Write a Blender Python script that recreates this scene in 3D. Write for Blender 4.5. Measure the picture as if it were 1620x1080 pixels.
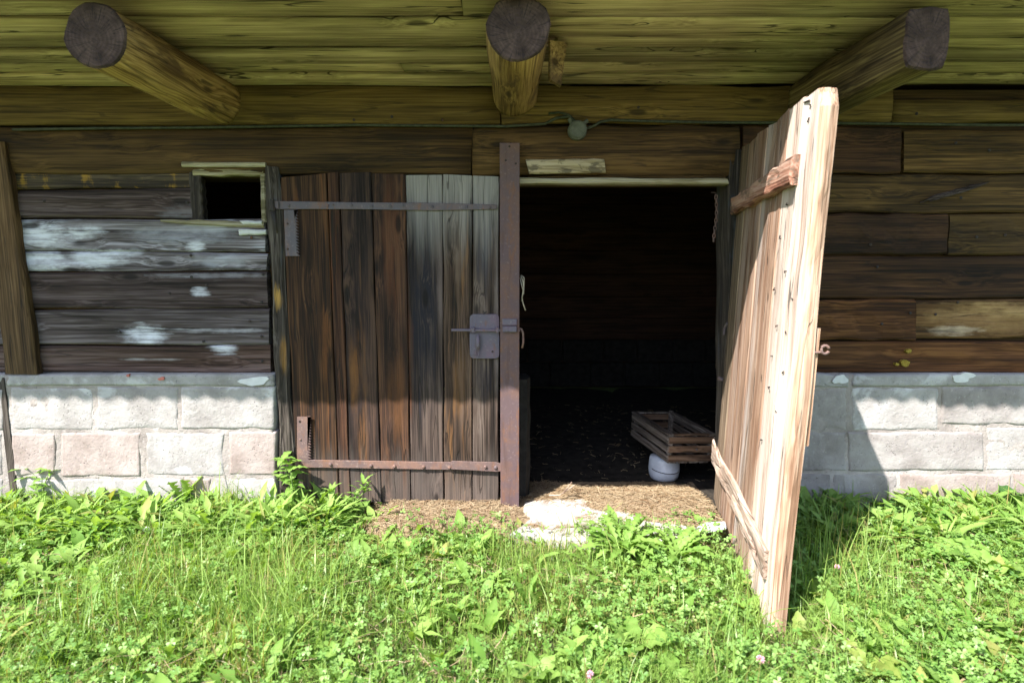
import bpy, bmesh, math, random
import numpy as np
from mathutils import Vector, Matrix, noise as mnoise

R = math.radians
scene = bpy.context.scene
for _o in list(bpy.data.objects):
    bpy.data.objects.remove(_o, do_unlink=True)
COL = scene.collection

# ------------------------------------------------------------------ camera, sky, sun, exposure
F_PX, CAM_Y, CAM_Z, PITCH = 960.0, -3.40, 1.42, R(7.7)
cam_d = bpy.data.cameras.new('camera')
cam_d.sensor_width = 36.0
cam_d.lens = 36.0 * F_PX / 1620.0
cam_d.clip_start, cam_d.clip_end = 0.05, 2000.0
cam_d.dof.use_dof = True
cam_d.dof.focus_distance = 3.25
cam_d.dof.aperture_fstop = 2.0
cam = bpy.data.objects.new('camera', cam_d)
cam.location = (0.0, CAM_Y, CAM_Z)
cam.rotation_euler = (R(90) - PITCH, 0, 0)
COL.objects.link(cam)
scene.camera = cam

SUN_A, SUN_B = 0.90, 1.60        # shadow run along the wall and drop, per metre out from the wall
_sd = Vector((SUN_A, 1.0, -SUN_B)).normalized()      # the way the light travels
SUN_EL = math.asin(-_sd.z)
SUN_AZ = math.atan2(-_sd.x, -_sd.y)                  # compass direction of the sun from +Y towards +X
world = bpy.data.worlds.new('World')
scene.world = world
world.use_nodes = True
wn = world.node_tree
wn.nodes.clear()
sky = wn.nodes.new('ShaderNodeTexSky')
sky.sky_type = 'NISHITA'
sky.sun_disc = False
sky.sun_elevation = SUN_EL
sky.sun_rotation = SUN_AZ
bg = wn.nodes.new('ShaderNodeBackground')
bg.inputs['Strength'].default_value = 0.13
wo = wn.nodes.new('ShaderNodeOutputWorld')
wn.links.new(sky.outputs[0], bg.inputs[0])
wn.links.new(bg.outputs[0], wo.inputs[0])

sun_d = bpy.data.lights.new('sun', 'SUN')
sun_d.energy = 5.0
sun_d.angle = R(0.5)
sun_d.color = (1.0, 0.955, 0.89)
sun = bpy.data.objects.new('sun', sun_d)
sun.rotation_euler = _sd.to_track_quat('-Z', 'Y').to_euler()
sun.location = (-4, -6, 8)
COL.objects.link(sun)

scene.view_settings.view_transform = 'Standard'
scene.view_settings.look = 'None'
scene.view_settings.gamma = 1.0
scene.view_settings.use_curve_mapping = False
scene.view_settings.exposure = 1.7
scene.render.engine = 'CYCLES'
scene.cycles.use_denoising = True
scene.cycles.use_light_tree = False
scene.cycles.use_adaptive_sampling = True
scene.cycles.adaptive_threshold = 0.02
scene.cycles.max_bounces = 6
scene.cycles.diffuse_bounces = 4
scene.cycles.transmission_bounces = 4
scene.cycles.sample_clamp_indirect = 6.0

# ------------------------------------------------------------------ measuring: photo point -> point on a real plane
_fw = Vector((0, math.cos(PITCH), -math.sin(PITCH)))
_up = Vector((0, math.sin(PITCH), math.cos(PITCH)))
_cl = Vector((0, CAM_Y, CAM_Z))

def ray(px, py):
    return _fw + Vector((1, 0, 0)) * ((px - 810) / F_PX) + _up * ((540 - py) / F_PX)

def W(px, py, Y=0.0):
    d = ray(px, py)
    return _cl + d * ((Y - CAM_Y) / d.y)

def G(px, py, z=0.0):
    d = ray(px, py)
    return _cl + d * ((z - CAM_Z) / d.z)

# ------------------------------------------------------------------ node helpers
def N(nt, kind, props=None, **ins):
    n = nt.nodes.new(kind)
    for k, v in (props or {}).items():
        setattr(n, k, v)
    for k, v in ins.items():
        s = n.inputs[int(k[1:])] if k[0] == 'i' and k[1:].isdigit() else n.inputs[k.replace('_', ' ')]
        if hasattr(v, 'is_output'):
            nt.links.new(v, s)
        else:
            s.default_value = v
    return n

def M(nt, op, a, b=0.0, c=0.0, clamp=False):
    return N(nt, 'ShaderNodeMath', {'operation': op, 'use_clamp': clamp}, i0=a, i1=b, i2=c).outputs[0]

def SS(nt, v, lo, hi):
    return N(nt, 'ShaderNodeMapRange', {'interpolation_type': 'SMOOTHSTEP'}, Value=v, From_Min=lo, From_Max=hi).outputs[0]

def MIX(nt, f, a, b, mode='MIX'):
    n = nt.nodes.new('ShaderNodeMix')
    n.data_type = 'RGBA'
    n.blend_type = mode
    for s, v in ((n.inputs[0], f), (n.inputs[6], a), (n.inputs[7], b)):
        if hasattr(v, 'is_output'):
            nt.links.new(v, s)
        elif isinstance(v, (int, float)):
            s.default_value = v
        else:
            s.default_value = (*v, 1.0) if len(v) == 3 else v
    return n.outputs[2]

def SCALE(nt, v, s):
    return N(nt, 'ShaderNodeVectorMath', {'operation': 'MULTIPLY'}, i0=v, i1=s).outputs[0]

def NOISE(nt, v, scale=1.0, detail=3.0, rough=0.55, dist=0.0):
    return N(nt, 'ShaderNodeTexNoise', None, Vector=v, Scale=scale, Detail=detail, Roughness=rough, Distortion=dist).outputs[0]

def RAMP(nt, f, stops):
    n = nt.nodes.new('ShaderNodeValToRGB')
    while len(n.color_ramp.elements) < len(stops):
        n.color_ramp.elements.new(0.5)
    for e, (p, c) in zip(n.color_ramp.elements, stops):
        e.position = p
        e.color = (*c, 1.0)
    nt.links.new(f, n.inputs[0])
    return n.outputs[0]

def base_mat(name):
    m = bpy.data.materials.new(name)
    m.use_nodes = True
    nt = m.node_tree
    nt.nodes.clear()
    out = nt.nodes.new('ShaderNodeOutputMaterial')
    bs = nt.nodes.new('ShaderNodeBsdfPrincipled')
    nt.links.new(bs.outputs[0], out.inputs[0])
    bs.inputs['Specular IOR Level'].default_value = 0.25
    return m, nt, bs, out

def local_coords(nt, rnd=True):
    tc = nt.nodes.new('ShaderNodeTexCoord').outputs['Object']
    if not rnd:
        return tc
    r = nt.nodes.new('ShaderNodeObjectInfo').outputs['Random']
    off = N(nt, 'ShaderNodeCombineXYZ', None, X=M(nt, 'MULTIPLY', r, 37.0), Y=M(nt, 'MULTIPLY', r, 91.0), Z=M(nt, 'MULTIPLY', r, 53.0)).outputs[0]
    return N(nt, 'ShaderNodeVectorMath', {'operation': 'ADD'}, i0=tc, i1=off).outputs[0]

def AX(axis, along, across):
    return {'X': (along, across, across), 'Y': (across, along, across), 'Z': (across, across, along)}[axis]

def wood(name, dark, mid, light, axis='X', knots=1.0, patches=(), ends=None, crack=0.6, var=0.45, bump=0.6, rough=0.82, contrast=1.25, spots=(), spread=0.35):
    """Weathered wood: patches = (colour, low, high, along, across, strength); ends = (colour, z_low, z_high) worn towards one end."""
    m, nt, bs, out = base_mat(name)
    v = local_coords(nt)
    vor = N(nt, 'ShaderNodeTexVoronoi', {'feature': 'F1'}, Vector=SCALE(nt, v, AX(axis, 2.2, 7.0)), Scale=1.0).outputs['Distance']
    bend = M(nt, 'MULTIPLY', SS(nt, vor, 0.42, 0.08), 0.016 * knots)
    wob = M(nt, 'MULTIPLY', NOISE(nt, SCALE(nt, v, AX(axis, 0.9, 3.0)), 1.0, 2.0), 0.028)
    sh = M(nt, 'ADD', bend, wob)
    shv = N(nt, 'ShaderNodeCombineXYZ', None, **{k: (0.0 if k == axis else sh) for k in 'XYZ'}).outputs[0]
    wv = N(nt, 'ShaderNodeVectorMath', {'operation': 'ADD'}, i0=v, i1=shv).outputs[0]
    growth = NOISE(nt, SCALE(nt, wv, AX(axis, 0.55, 26.0)), 1.0, 5.0, 0.66)
    fibre = NOISE(nt, SCALE(nt, wv, AX(axis, 2.0, 120.0)), 1.0, 2.0, 0.65)
    blot = NOISE(nt, SCALE(nt, v, AX(axis, 1.6, 6.0)), 1.0, 3.0, 0.6)
    dev = lambda q, w: M(nt, 'MULTIPLY', M(nt, 'SUBTRACT', q, 0.5), w)
    val = M(nt, 'ADD', M(nt, 'ADD', dev(growth, 0.58), dev(fibre, 0.46)), M(nt, 'ADD', dev(blot, 0.28), 0.5))
    h = 0.13 / contrast
    col = RAMP(nt, val, [(0.5 - h, dark), (0.5, mid), (0.5 + h, light)])
    shade = M(nt, 'ADD', M(nt, 'MULTIPLY', SS(nt, NOISE(nt, SCALE(nt, v, AX(axis, 1.1, 3.0)), 1.0, 3.0), 0.3, 0.7), var), 1.0 - var * 0.5)
    r = nt.nodes.new('ShaderNodeObjectInfo').outputs['Random']
    shade = M(nt, 'MULTIPLY', shade, M(nt, 'ADD', M(nt, 'MULTIPLY', r, spread), 1.0 - spread / 2))
    col = MIX(nt, 1.0, col, N(nt, 'ShaderNodeCombineColor', None, Red=shade, Green=shade, Blue=shade).outputs[0], 'MULTIPLY')
    for k, (pc, lo, hi, al, ac, st) in enumerate(patches):
        off = N(nt, 'ShaderNodeVectorMath', {'operation': 'ADD'}, i0=v, i1=(3.7 * (k + 1), 9.1 * (k + 1), 5.3 * (k + 1))).outputs[0]
        pm = NOISE(nt, SCALE(nt, off, AX(axis, al, ac)), 1.0, 4.0, 0.6, 0.4)
        pm = M(nt, 'MULTIPLY', SS(nt, M(nt, 'ADD', pm, M(nt, 'MULTIPLY', M(nt, 'SUBTRACT', fibre, 0.5), 0.25)), lo, hi), st)
        col = MIX(nt, pm, col, pc)
    if spots:
        pos = nt.nodes.new('ShaderNodeNewGeometry').outputs['Position']
        sp = N(nt, 'ShaderNodeSeparateXYZ', None, Vector=pos)
        sn = M(nt, 'MULTIPLY', M(nt, 'SUBTRACT', NOISE(nt, SCALE(nt, pos, (9.0, 9.0, 22.0) if axis == 'X' else (26.0, 26.0, 5.0)), 1.0, 4.0, 0.62), 0.5), 3.4)
        sn = M(nt, 'ADD', sn, M(nt, 'MULTIPLY', M(nt, 'SUBTRACT', fibre, 0.5), 3.0))
        for (qx, qy, rx, rz, sc_, st_) in spots:
            c_ = W(qx, qy, 0.0)
            ex = M(nt, 'POWER', M(nt, 'DIVIDE', M(nt, 'SUBTRACT', sp.outputs['X'], c_.x), rx), 2.0)
            ez = M(nt, 'POWER', M(nt, 'DIVIDE', M(nt, 'SUBTRACT', sp.outputs['Z'], c_.z), rz), 2.0)
            dd = M(nt, 'ADD', M(nt, 'ADD', ex, ez), sn)
            col = MIX(nt, M(nt, 'MULTIPLY', SS(nt, dd, 1.5, -0.6), st_), col, sc_)
    if ends:
        for (ec, z0, z1, st) in ends:
            zz = N(nt, 'ShaderNodeSeparateXYZ', None, Vector=nt.nodes.new('ShaderNodeTexCoord').outputs['Object']).outputs['Z']
            zz = M(nt, 'ADD', zz, M(nt, 'MULTIPLY', M(nt, 'SUBTRACT', growth, 0.5), 0.6))
            col = MIX(nt, M(nt, 'MULTIPLY', SS(nt, zz, z0, z1), st), col, MIX(nt, fibre, tuple(0.55 * q for q in ec), tuple(min(1, 1.35 * q) for q in ec)))
    kn = M(nt, 'MULTIPLY', SS(nt, vor, 0.15, 0.07), min(1.0, knots))
    col = MIX(nt, M(nt, 'MULTIPLY', kn, 0.8), col, tuple(0.35 * q for q in dark))
    ck = NOISE(nt, SCALE(nt, wv, AX(axis, 0.9, 22.0)), 1.0, 1.0)
    ck = SS(nt, M(nt, 'ABSOLUTE', M(nt, 'SUBTRACT', ck, 0.53)), 0.016, 0.005)
    ck = M(nt, 'MULTIPLY', ck, M(nt, 'MULTIPLY', SS(nt, NOISE(nt, SCALE(nt, v, AX(axis, 1.5, 8.0)), 1.7, 1.0), 0.42, 0.52), crack))
    col = MIX(nt, M(nt, 'MULTIPLY', ck, 0.8), col, (0.012, 0.009, 0.007))
    nt.links.new(col, bs.inputs['Base Color'])
    bs.inputs['Roughness'].default_value = rough
    hgt = M(nt, 'SUBTRACT', M(nt, 'ADD', M(nt, 'MULTIPLY', growth, 0.7), M(nt, 'MULTIPLY', fibre, 0.5)), M(nt, 'ADD', M(nt, 'MULTIPLY', ck, 1.2), M(nt, 'MULTIPLY', kn, 0.3)))
    b = N(nt, 'ShaderNodeBump', None, Strength=bump, Distance=0.006, Height=hgt)
    nt.links.new(b.outputs[0], bs.inputs['Normal'])
    return m

def endgrain_mat(name, dark, light):
    m, nt, bs, out = base_mat(name)
    v = nt.nodes.new('ShaderNodeTexCoord').outputs['Object']
    s = N(nt, 'ShaderNodeSeparateXYZ', None, Vector=v)
    n0 = NOISE(nt, v, 6.0, 3.0)
    rad = M(nt, 'SQRT', M(nt, 'ADD', M(nt, 'POWER', s.outputs['X'], 2.0), M(nt, 'POWER', M(nt, 'ADD', s.outputs['Z'], 0.02), 2.0)))
    rr = M(nt, 'SINE', M(nt, 'MULTIPLY', M(nt, 'ADD', rad, M(nt, 'MULTIPLY', n0, 0.06)), 430.0))
    ang = M(nt, 'ARCTAN2', s.outputs['X'], M(nt, 'ADD', s.outputs['Z'], 0.02))
    rays_ = NOISE(nt, N(nt, 'ShaderNodeCombineXYZ', None, X=M(nt, 'MULTIPLY', ang, 9.0), Y=M(nt, 'MULTIPLY', rad, 6.0), Z=0.0).outputs[0], 1.0, 2.0)
    crk = SS(nt, M(nt, 'ABSOLUTE', M(nt, 'SUBTRACT', rays_, 0.5)), 0.03, 0.008)
    f = M(nt, 'ADD', M(nt, 'MULTIPLY', M(nt, 'MULTIPLY', rr, SS(nt, NOISE(nt, v, 13.0, 3.0), 0.35, 0.7)), 0.06), M(nt, 'MULTIPLY', NOISE(nt, v, 14.0, 5.0), 1.0))
    col = RAMP(nt, f, [(0.3, dark), (0.75, light)])
    col = MIX(nt, M(nt, 'MULTIPLY', crk, 0.7), col, (0.01, 0.008, 0.01))
    nt.links.new(col, bs.inputs['Base Color'])
    bs.inputs['Roughness'].default_value = 0.9
    b = N(nt, 'ShaderNodeBump', None, Strength=0.5, Distance=0.004, Height=M(nt, 'SUBTRACT', M(nt, 'MULTIPLY', rr, 0.4), crk))
    nt.links.new(b.outputs[0], bs.inputs['Normal'])
    return m

def rusty(name, base, rust, pale, rough=0.75, metallic=0.15):
    m, nt, bs, out = base_mat(name)
    v = local_coords(nt)
    a = NOISE(nt, v, 9.0, 6.0, 0.65)
    b_ = NOISE(nt, v, 70.0, 4.0, 0.6)
    col = MIX(nt, SS(nt, a, 0.42, 0.66), base, rust)
    col = MIX(nt, M(nt, 'MULTIPLY', SS(nt, b_, 0.56, 0.72), 0.6), col, pale)
    col = MIX(nt, M(nt, 'MULTIPLY', SS(nt, NOISE(nt, SCALE(nt, v, (30, 30, 3)), 1.0, 3.0), 0.55, 0.75), 0.5), col, tuple(0.5 * q for q in rust))
    col = MIX(nt, M(nt, 'MULTIPLY', SS(nt, NOISE(nt, SCALE(nt, v, (22, 22, 7)), 1.0, 4.0, 0.7), 0.55, 0.68), 0.55), col, (0.17, 0.075, 0.035))
    nt.links.new(col, bs.inputs['Base Color'])
    bs.inputs['Roughness'].default_value = rough
    bs.inputs['Metallic'].default_value = metallic
    b = N(nt, 'ShaderNodeBump', None, Strength=0.45, Distance=0.002, Height=M(nt, 'ADD', a, M(nt, 'MULTIPLY', b_, 0.6)))
    nt.links.new(b.outputs[0], bs.inputs['Normal'])
    return m

def concrete(name, c0, c1, c2, wash=0.0, bump=0.8):
    m, nt, bs, out = base_mat(name)
    v = local_coords(nt)
    a = NOISE(nt, v, 4.5, 5.0, 0.65)
    g = NOISE(nt, v, 42.0, 4.0, 0.65)
    s = N(nt, 'ShaderNodeTexVoronoi', {'feature': 'F1'}, Vector=v, Scale=62.0).outputs['Distance']
    col = RAMP(nt, a, [(0.32, c0), (0.5, c1), (0.7, c2)])
    col = MIX(nt, M(nt, 'MULTIPLY', SS(nt, g, 0.6, 0.75), 0.45), col, tuple(0.45 * q for q in c0))
    col = MIX(nt, M(nt, 'MULTIPLY', SS(nt, g, 0.42, 0.3), 0.35), col, tuple(min(0.85, 1.3 * q) for q in c2))
    if wash:
        wm = NOISE(nt, v, 4.2, 5.0, 0.6, 0.5)
        col = MIX(nt, M(nt, 'MULTIPLY', SS(nt, wm, 0.56, 0.64), wash), col, (0.66, 0.66, 0.68))
    pit = SS(nt, s, 0.22, 0.1)
    pm = SS(nt, NOISE(nt, v, 11.0, 2.0), 0.5, 0.62)
    pit = M(nt, 'MULTIPLY', pit, pm)
    col = MIX(nt, M(nt, 'MULTIPLY', pit, 0.6), col, (0.09, 0.085, 0.085))
    nt.links.new(col, bs.inputs['Base Color'])
    bs.inputs['Roughness'].default_value = 0.92
    hgt = M(nt, 'SUBTRACT', M(nt, 'ADD', M(nt, 'MULTIPLY', g, 0.9), M(nt, 'MULTIPLY', a, 0.7)), M(nt, 'MULTIPLY', pit, 0.9))
    b = N(nt, 'ShaderNodeBump', None, Strength=bump, Distance=0.007, Height=hgt)
    nt.links.new(b.outputs[0], bs.inputs['Normal'])
    return m

def leafmat(name, c0, c1, trans=0.4, dry=(0.30, 0.24, 0.09), rough=0.5, spec=0.35):
    """Foliage: the 'tint' attribute (x: hue step, y: dryness) varies it from leaf to leaf."""
    m, nt, bs, out = base_mat(name)
    at = nt.nodes.new('ShaderNodeAttribute')
    at.attribute_name = 'tint'
    s = N(nt, 'ShaderNodeSeparateColor', None, Color=at.outputs['Color'])
    v = nt.nodes.new('ShaderNodeTexCoord').outputs['Object']
    r = nt.nodes.new('ShaderNodeObjectInfo').outputs['Random']
    n0 = NOISE(nt, v, 5.0, 3.0)
    f = M(nt, 'ADD', s.outputs[0], M(nt, 'MULTIPLY', M(nt, 'SUBTRACT', n0, 0.5), 0.5), clamp=True)
    f = M(nt, 'ADD', f, M(nt, 'MULTIPLY', M(nt, 'SUBTRACT', r, 0.5), 0.25), clamp=True)
    col = MIX(nt, f, c0, c1)
    col = MIX(nt, s.outputs[1], col, dry)
    nt.links.new(col, bs.inputs['Base Color'])
    bs.inputs['Roughness'].default_value = rough
    bs.inputs['Specular IOR Level'].default_value = spec
    tr = nt.nodes.new('ShaderNodeBsdfTranslucent')
    nt.links.new(MIX(nt, 1.0, col, (1.35, 1.35, 0.55), 'MULTIPLY'), tr.inputs[0])
    mx = nt.nodes.new('ShaderNodeMixShader')
    mx.inputs[0].default_value = trans
    nt.links.new(bs.outputs[0], mx.inputs[1])
    nt.links.new(tr.outputs[0], mx.inputs[2])
    nt.links.new(mx.outputs[0], out.inputs[0])
    return m

def plain(name, c0, c1, scale=20.0, rough=0.8, bump=0.3, spec=0.25):
    m, nt, bs, out = base_mat(name)
    v = local_coords(nt)
    a = NOISE(nt, v, scale, 5.0, 0.6)
    nt.links.new(RAMP(nt, a, [(0.35, c0), (0.65, c1)]), bs.inputs['Base Color'])
    bs.inputs['Roughness'].default_value = rough
    bs.inputs['Specular IOR Level'].default_value = spec
    b = N(nt, 'ShaderNodeBump', None, Strength=bump, Distance=0.004, Height=a)
    nt.links.new(b.outputs[0], bs.inputs['Normal'])
    return m

# ------------------------------------------------------------------ materials
LIME = (0.58, 0.59, 0.66)
MT = {}
# soffit and top logs: yellowish algae-stained softwood
MT['soffit'] = wood('soffit_wood', (0.1166, 0.0832, 0.0432), (0.2809, 0.2111, 0.1210), (0.4558, 0.3588, 0.2214), 'X', knots=1.5, crack=1.0, var=0.6, contrast=0.72, spread=0.75,
                    patches=[((0.0954, 0.0603, 0.0238), 0.58, 0.74, 1.4, 9.0, 0.65), ((0.4876, 0.3952, 0.2700), 0.60, 0.75, 0.8, 12.0, 0.5)])
MT['top_log'] = wood('top_log_wood', (0.0360, 0.0217, 0.0051), (0.0912, 0.0563, 0.0136), (0.1590, 0.1037, 0.0289), 'X', knots=1.0, var=0.5, contrast=0.9)
MT['lintel'] = wood('lintel_wood', (0.0171, 0.0088, 0.0024), (0.0503, 0.0264, 0.0072), (0.0931, 0.0519, 0.0160), 'X', knots=1.0, var=0.6)
MT['joist'] = wood('joist_wood', (0.0850, 0.0476, 0.0160), (0.2295, 0.1435, 0.0520), (0.3570, 0.2378, 0.0960), 'Y', knots=1.0, var=0.5,
                   patches=[((0.0850, 0.0492, 0.0240), 0.56, 0.66, 2.5, 9.0, 0.8)])
MT['joist_dark'] = wood('joist_dark_wood', (0.0315, 0.0204, 0.0084), (0.0910, 0.0612, 0.0247), (0.1890, 0.1428, 0.0585), 'Y', knots=0.5, var=0.6)
MT['endgrain'] = endgrain_mat('log_end_grain', (0.018, 0.010, 0.008), (0.090, 0.057, 0.048))
# left wall
MT['plank_grey'] = wood('grey_limed_plank', (0.0386, 0.0307, 0.0304), (0.1159, 0.1006, 0.1065), (0.2512, 0.2329, 0.2616), 'X', knots=1.2, var=0.5,
                        patches=[((0.3864, 0.4005, 0.4471), 0.55, 0.70, 2.3, 7.5, 0.7)],
                        spots=[(70, 372, 0.17, 0.07, LIME, 0.95), (135, 366, 0.10, 0.04, LIME, 0.8), (62, 415, 0.13, 0.07, LIME, 0.95), (150, 408, 0.18, 0.05, LIME, 0.9), (190, 400, 0.12, 0.03, LIME, 0.7), (310, 390, 0.05, 0.045, LIME, 0.9), (290, 372, 0.3, 0.05, (0.3188, 0.3260, 0.3710), 0.6), (345, 412, 0.16, 0.04, (0.3188, 0.3260, 0.3710), 0.6)])
MT['plank_dark'] = wood('dark_weathered_plank', (0.0136, 0.0085, 0.0074), (0.0423, 0.0264, 0.0236), (0.0945, 0.0699, 0.0679), 'X', knots=1.2, var=0.5,
                        patches=[((0.1663, 0.1568, 0.1661), 0.62, 0.78, 2.0, 9.0, 0.6)], spots=[(317, 463, 0.05, 0.03, LIME, 0.8), (340, 436, 0.35, 0.016, (0.2268, 0.2210, 0.2509), 0.8), (290, 340, 0.12, 0.05, (0.1663, 0.1568, 0.1771), 0.7)])
MT['plank_spot'] = wood('spotted_grey_plank', (0.0196, 0.0143, 0.0133), (0.0574, 0.0428, 0.0406), (0.1285, 0.1069, 0.1107), 'X', knots=1.4, var=0.5,
                        patches=[((0.2268, 0.2210, 0.2435), 0.62, 0.74, 2.6, 7.0, 0.6)], spots=[(228, 530, 0.13, 0.06, LIME, 0.95), (340, 523, 0.3, 0.014, (0.3175, 0.3065, 0.3321), 0.8)])
MT['plank_brown'] = wood('brown_plank', (0.0242, 0.0121, 0.0081), (0.0635, 0.0356, 0.0266), (0.1172, 0.0784, 0.0701), 'X', knots=1.2, var=0.5,
                         patches=[((0.1814, 0.1711, 0.1845), 0.62, 0.77, 2.0, 8.0, 0.5)], spots=[(350, 552, 0.08, 0.035, LIME, 0.85), (240, 569, 0.2, 0.008, (0.3024, 0.2780, 0.2804), 0.7)])
MT['plank_moss'] = wood('moss_stained_plank', (0.0151, 0.0105, 0.0074), (0.0378, 0.0275, 0.0180), (0.0756, 0.0551, 0.0328), 'X', knots=0.4, var=0.4,
                        patches=[((0.3192, 0.1782, 0.0205), 0.53, 0.68, 15.0, 6.0, 0.65)])
# right wall
MT['right_dark'] = wood('right_dark_plank', (0.0105, 0.0043, 0.0015), (0.0347, 0.0143, 0.0053), (0.0714, 0.0322, 0.0129), 'X', knots=1.2, var=0.7)
MT['right_olive'] = wood('right_olive_plank', (0.0196, 0.0099, 0.0022), (0.0586, 0.0310, 0.0081), (0.1129, 0.0632, 0.0193), 'X', knots=1.3, var=0.7)
MT['right_brown'] = wood('right_brown_plank', (0.0196, 0.0068, 0.0015), (0.0617, 0.0229, 0.0065), (0.1204, 0.0515, 0.0172), 'X', knots=1.2, var=0.7)
MT['right_pale'] = wood('right_pale_plank', (0.0269, 0.0110, 0.0031), (0.0792, 0.0379, 0.0112), (0.1584, 0.0827, 0.0312), 'X', knots=1.0, var=0.6,
                        spots=[(1570, 500, 0.40, 0.10, (0.2693, 0.1619, 0.0686), 0.75), (1510, 522, 0.14, 0.035, (0.4594, 0.3582, 0.2683), 0.75), (1590, 490, 0.25, 0.04, (0.3643, 0.2342, 0.1061), 0.6)])
MT['thin_board'] = wood('thin_pale_board', (0.1050, 0.0864, 0.0408), (0.2175, 0.1872, 0.1156), (0.3450, 0.3096, 0.2244), 'X', knots=0.5)
MT['patch_board'] = wood('mouldy_patch_board', (0.1040, 0.0770, 0.0370), (0.2160, 0.1694, 0.0962), (0.3360, 0.2772, 0.1850), 'X', knots=0.3,
                         patches=[((0.0560, 0.0462, 0.0333), 0.52, 0.62, 14.0, 22.0, 0.7)])
MT['jamb'] = wood('gnarled_jamb_wood', (0.0118, 0.0089, 0.0074), (0.0353, 0.0275, 0.0221), (0.0840, 0.0697, 0.0590), 'Z', knots=1.5, crack=1.0,
                  patches=[((0.0420, 0.0486, 0.0615), 0.55, 0.66, 2.0, 7.0, 0.8)], spots=[(443, 470, 0.025, 0.07, (0.3528, 0.2025, 0.0492), 0.9), (452, 560, 0.02, 0.12, (0.2520, 0.1296, 0.0328), 0.8)])
MT['corner_post'] = wood('corner_post_wood', (0.0208, 0.0113, 0.0043), (0.0573, 0.0310, 0.0120), (0.1042, 0.0611, 0.0277), 'Z', knots=1.0)
# left door planks
GW = (0.23, 0.215, 0.205)
def door_wood(n, d, m_, l, patches=(), top=0.0, bot=0.35, spots=()):
    e = []
    if top:
        e.append((GW, 0.42, 0.92, top))
    if bot:
        e.append(((0.16, 0.128, 0.11), -0.58, -0.86, bot))
    return wood(n, d, m_, l, 'Z', knots=1.0, patches=patches, ends=e, crack=0.8, var=0.55, contrast=1.35, spots=spots)
MT['ld0'] = door_wood('door_plank_dark_brown', (0.0105, 0.0047, 0.0024), (0.0360, 0.0159, 0.0066), (0.0793, 0.0384, 0.0172), [((0.1057, 0.0398, 0.0119), 0.54, 0.68, 1.3, 16.0, 0.7)])
MT['ld1'] = door_wood('door_plank_red_brown', (0.0116, 0.0047, 0.0024), (0.0360, 0.0146, 0.0076), (0.0740, 0.0328, 0.0162), [((0.1057, 0.0328, 0.0095), 0.55, 0.68, 1.2, 22.0, 0.7)])
MT['ld2'] = door_wood('door_plank_purple_brown', (0.0090, 0.0051, 0.0043), (0.0275, 0.0154, 0.0124), (0.0607, 0.0337, 0.0219), [((0.1057, 0.0468, 0.0166), 0.60, 0.72, 1.4, 20.0, 0.6)], spots=[(563, 590, 0.035, 0.24, (0.1903, 0.0797, 0.0214), 0.6), (575, 690, 0.03, 0.16, (0.1586, 0.0702, 0.0238), 0.5)])
MT['ld3'] = door_wood('door_plank_rust', (0.0096, 0.0047, 0.0029), (0.0339, 0.0159, 0.0095), (0.0740, 0.0346, 0.0172), [((0.1163, 0.0398, 0.0119), 0.56, 0.68, 0.8, 15.0, 0.6)], spots=[(622, 390, 0.055, 0.35, (0.1005, 0.0328, 0.0114), 0.5), (628, 620, 0.05, 0.3, (0.1163, 0.0468, 0.0143), 0.5)])
MT['ld4'] = door_wood('door_plank_blue_black', (0.0116, 0.0075, 0.0066), (0.0381, 0.0253, 0.0205), (0.0793, 0.0562, 0.0458), top=0.85, spots=[(672, 480, 0.085, 0.62, (0.0090, 0.0089, 0.0143), 0.95), (645, 560, 0.03, 0.5, (0.0793, 0.0281, 0.0095), 0.7), (697, 440, 0.02, 0.35, (0.1268, 0.0937, 0.0858), 0.7)])
MT['ld5'] = door_wood('door_plank_grey_brown', (0.0116, 0.0066, 0.0043), (0.0412, 0.0238, 0.0148), (0.0898, 0.0562, 0.0382), [((0.1480, 0.0702, 0.0238), 0.58, 0.70, 1.4, 20.0, 0.6)], top=0.85, spots=[(728, 410, 0.035, 0.16, (0.1480, 0.1030, 0.0762), 0.5), (728, 600, 0.035, 0.2, (0.1268, 0.0608, 0.0191), 0.5)])
MT['ld6'] = door_wood('door_plank_silver_brown', (0.0127, 0.0079, 0.0058), (0.0449, 0.0294, 0.0219), (0.1005, 0.0750, 0.0620), top=0.85, spots=[(768, 400, 0.05, 0.25, (0.0238, 0.0243, 0.0358), 0.8), (766, 600, 0.045, 0.12, (0.0137, 0.0112, 0.0162), 0.9), (787, 480, 0.018, 0.7, (0.1797, 0.1452, 0.1335), 0.7)])
# open door
MT['od_dark'] = wood('dark_hinge_plank', (0.0632, 0.0422, 0.0263), (0.1562, 0.1090, 0.0724), (0.2530, 0.1898, 0.1316), 'Z', knots=0.6, crack=0.5)  # darker wood for the plank at the hinge
MT['od_tan'] = wood('tan_door_plank', (0.1159, 0.0591, 0.0356), (0.2125, 0.1312, 0.0894), (0.2800, 0.2012, 0.1519), 'Z', knots=0.5, crack=0.9, var=0.45, contrast=1.2,
                    patches=[((0.2897, 0.2231, 0.1876), 0.50, 0.66, 0.9, 18.0, 0.7)])
MT['od_pink'] = wood('pinkish_door_plank', (0.1502, 0.0840, 0.0558), (0.2575, 0.1755, 0.1277), (0.3327, 0.2543, 0.2074), 'Z', knots=0.5, crack=0.9, var=0.45, contrast=1.2,
                     patches=[((0.3434, 0.2899, 0.2658), 0.46, 0.60, 0.8, 14.0, 0.8)])
MT['od_white'] = wood('bleached_door_plank', (0.3040, 0.2160, 0.1692), (0.4640, 0.3800, 0.3276), (0.5520, 0.4843, 0.4320), 'Z', knots=0.3, crack=0.9, var=0.35, contrast=1.3)
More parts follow.
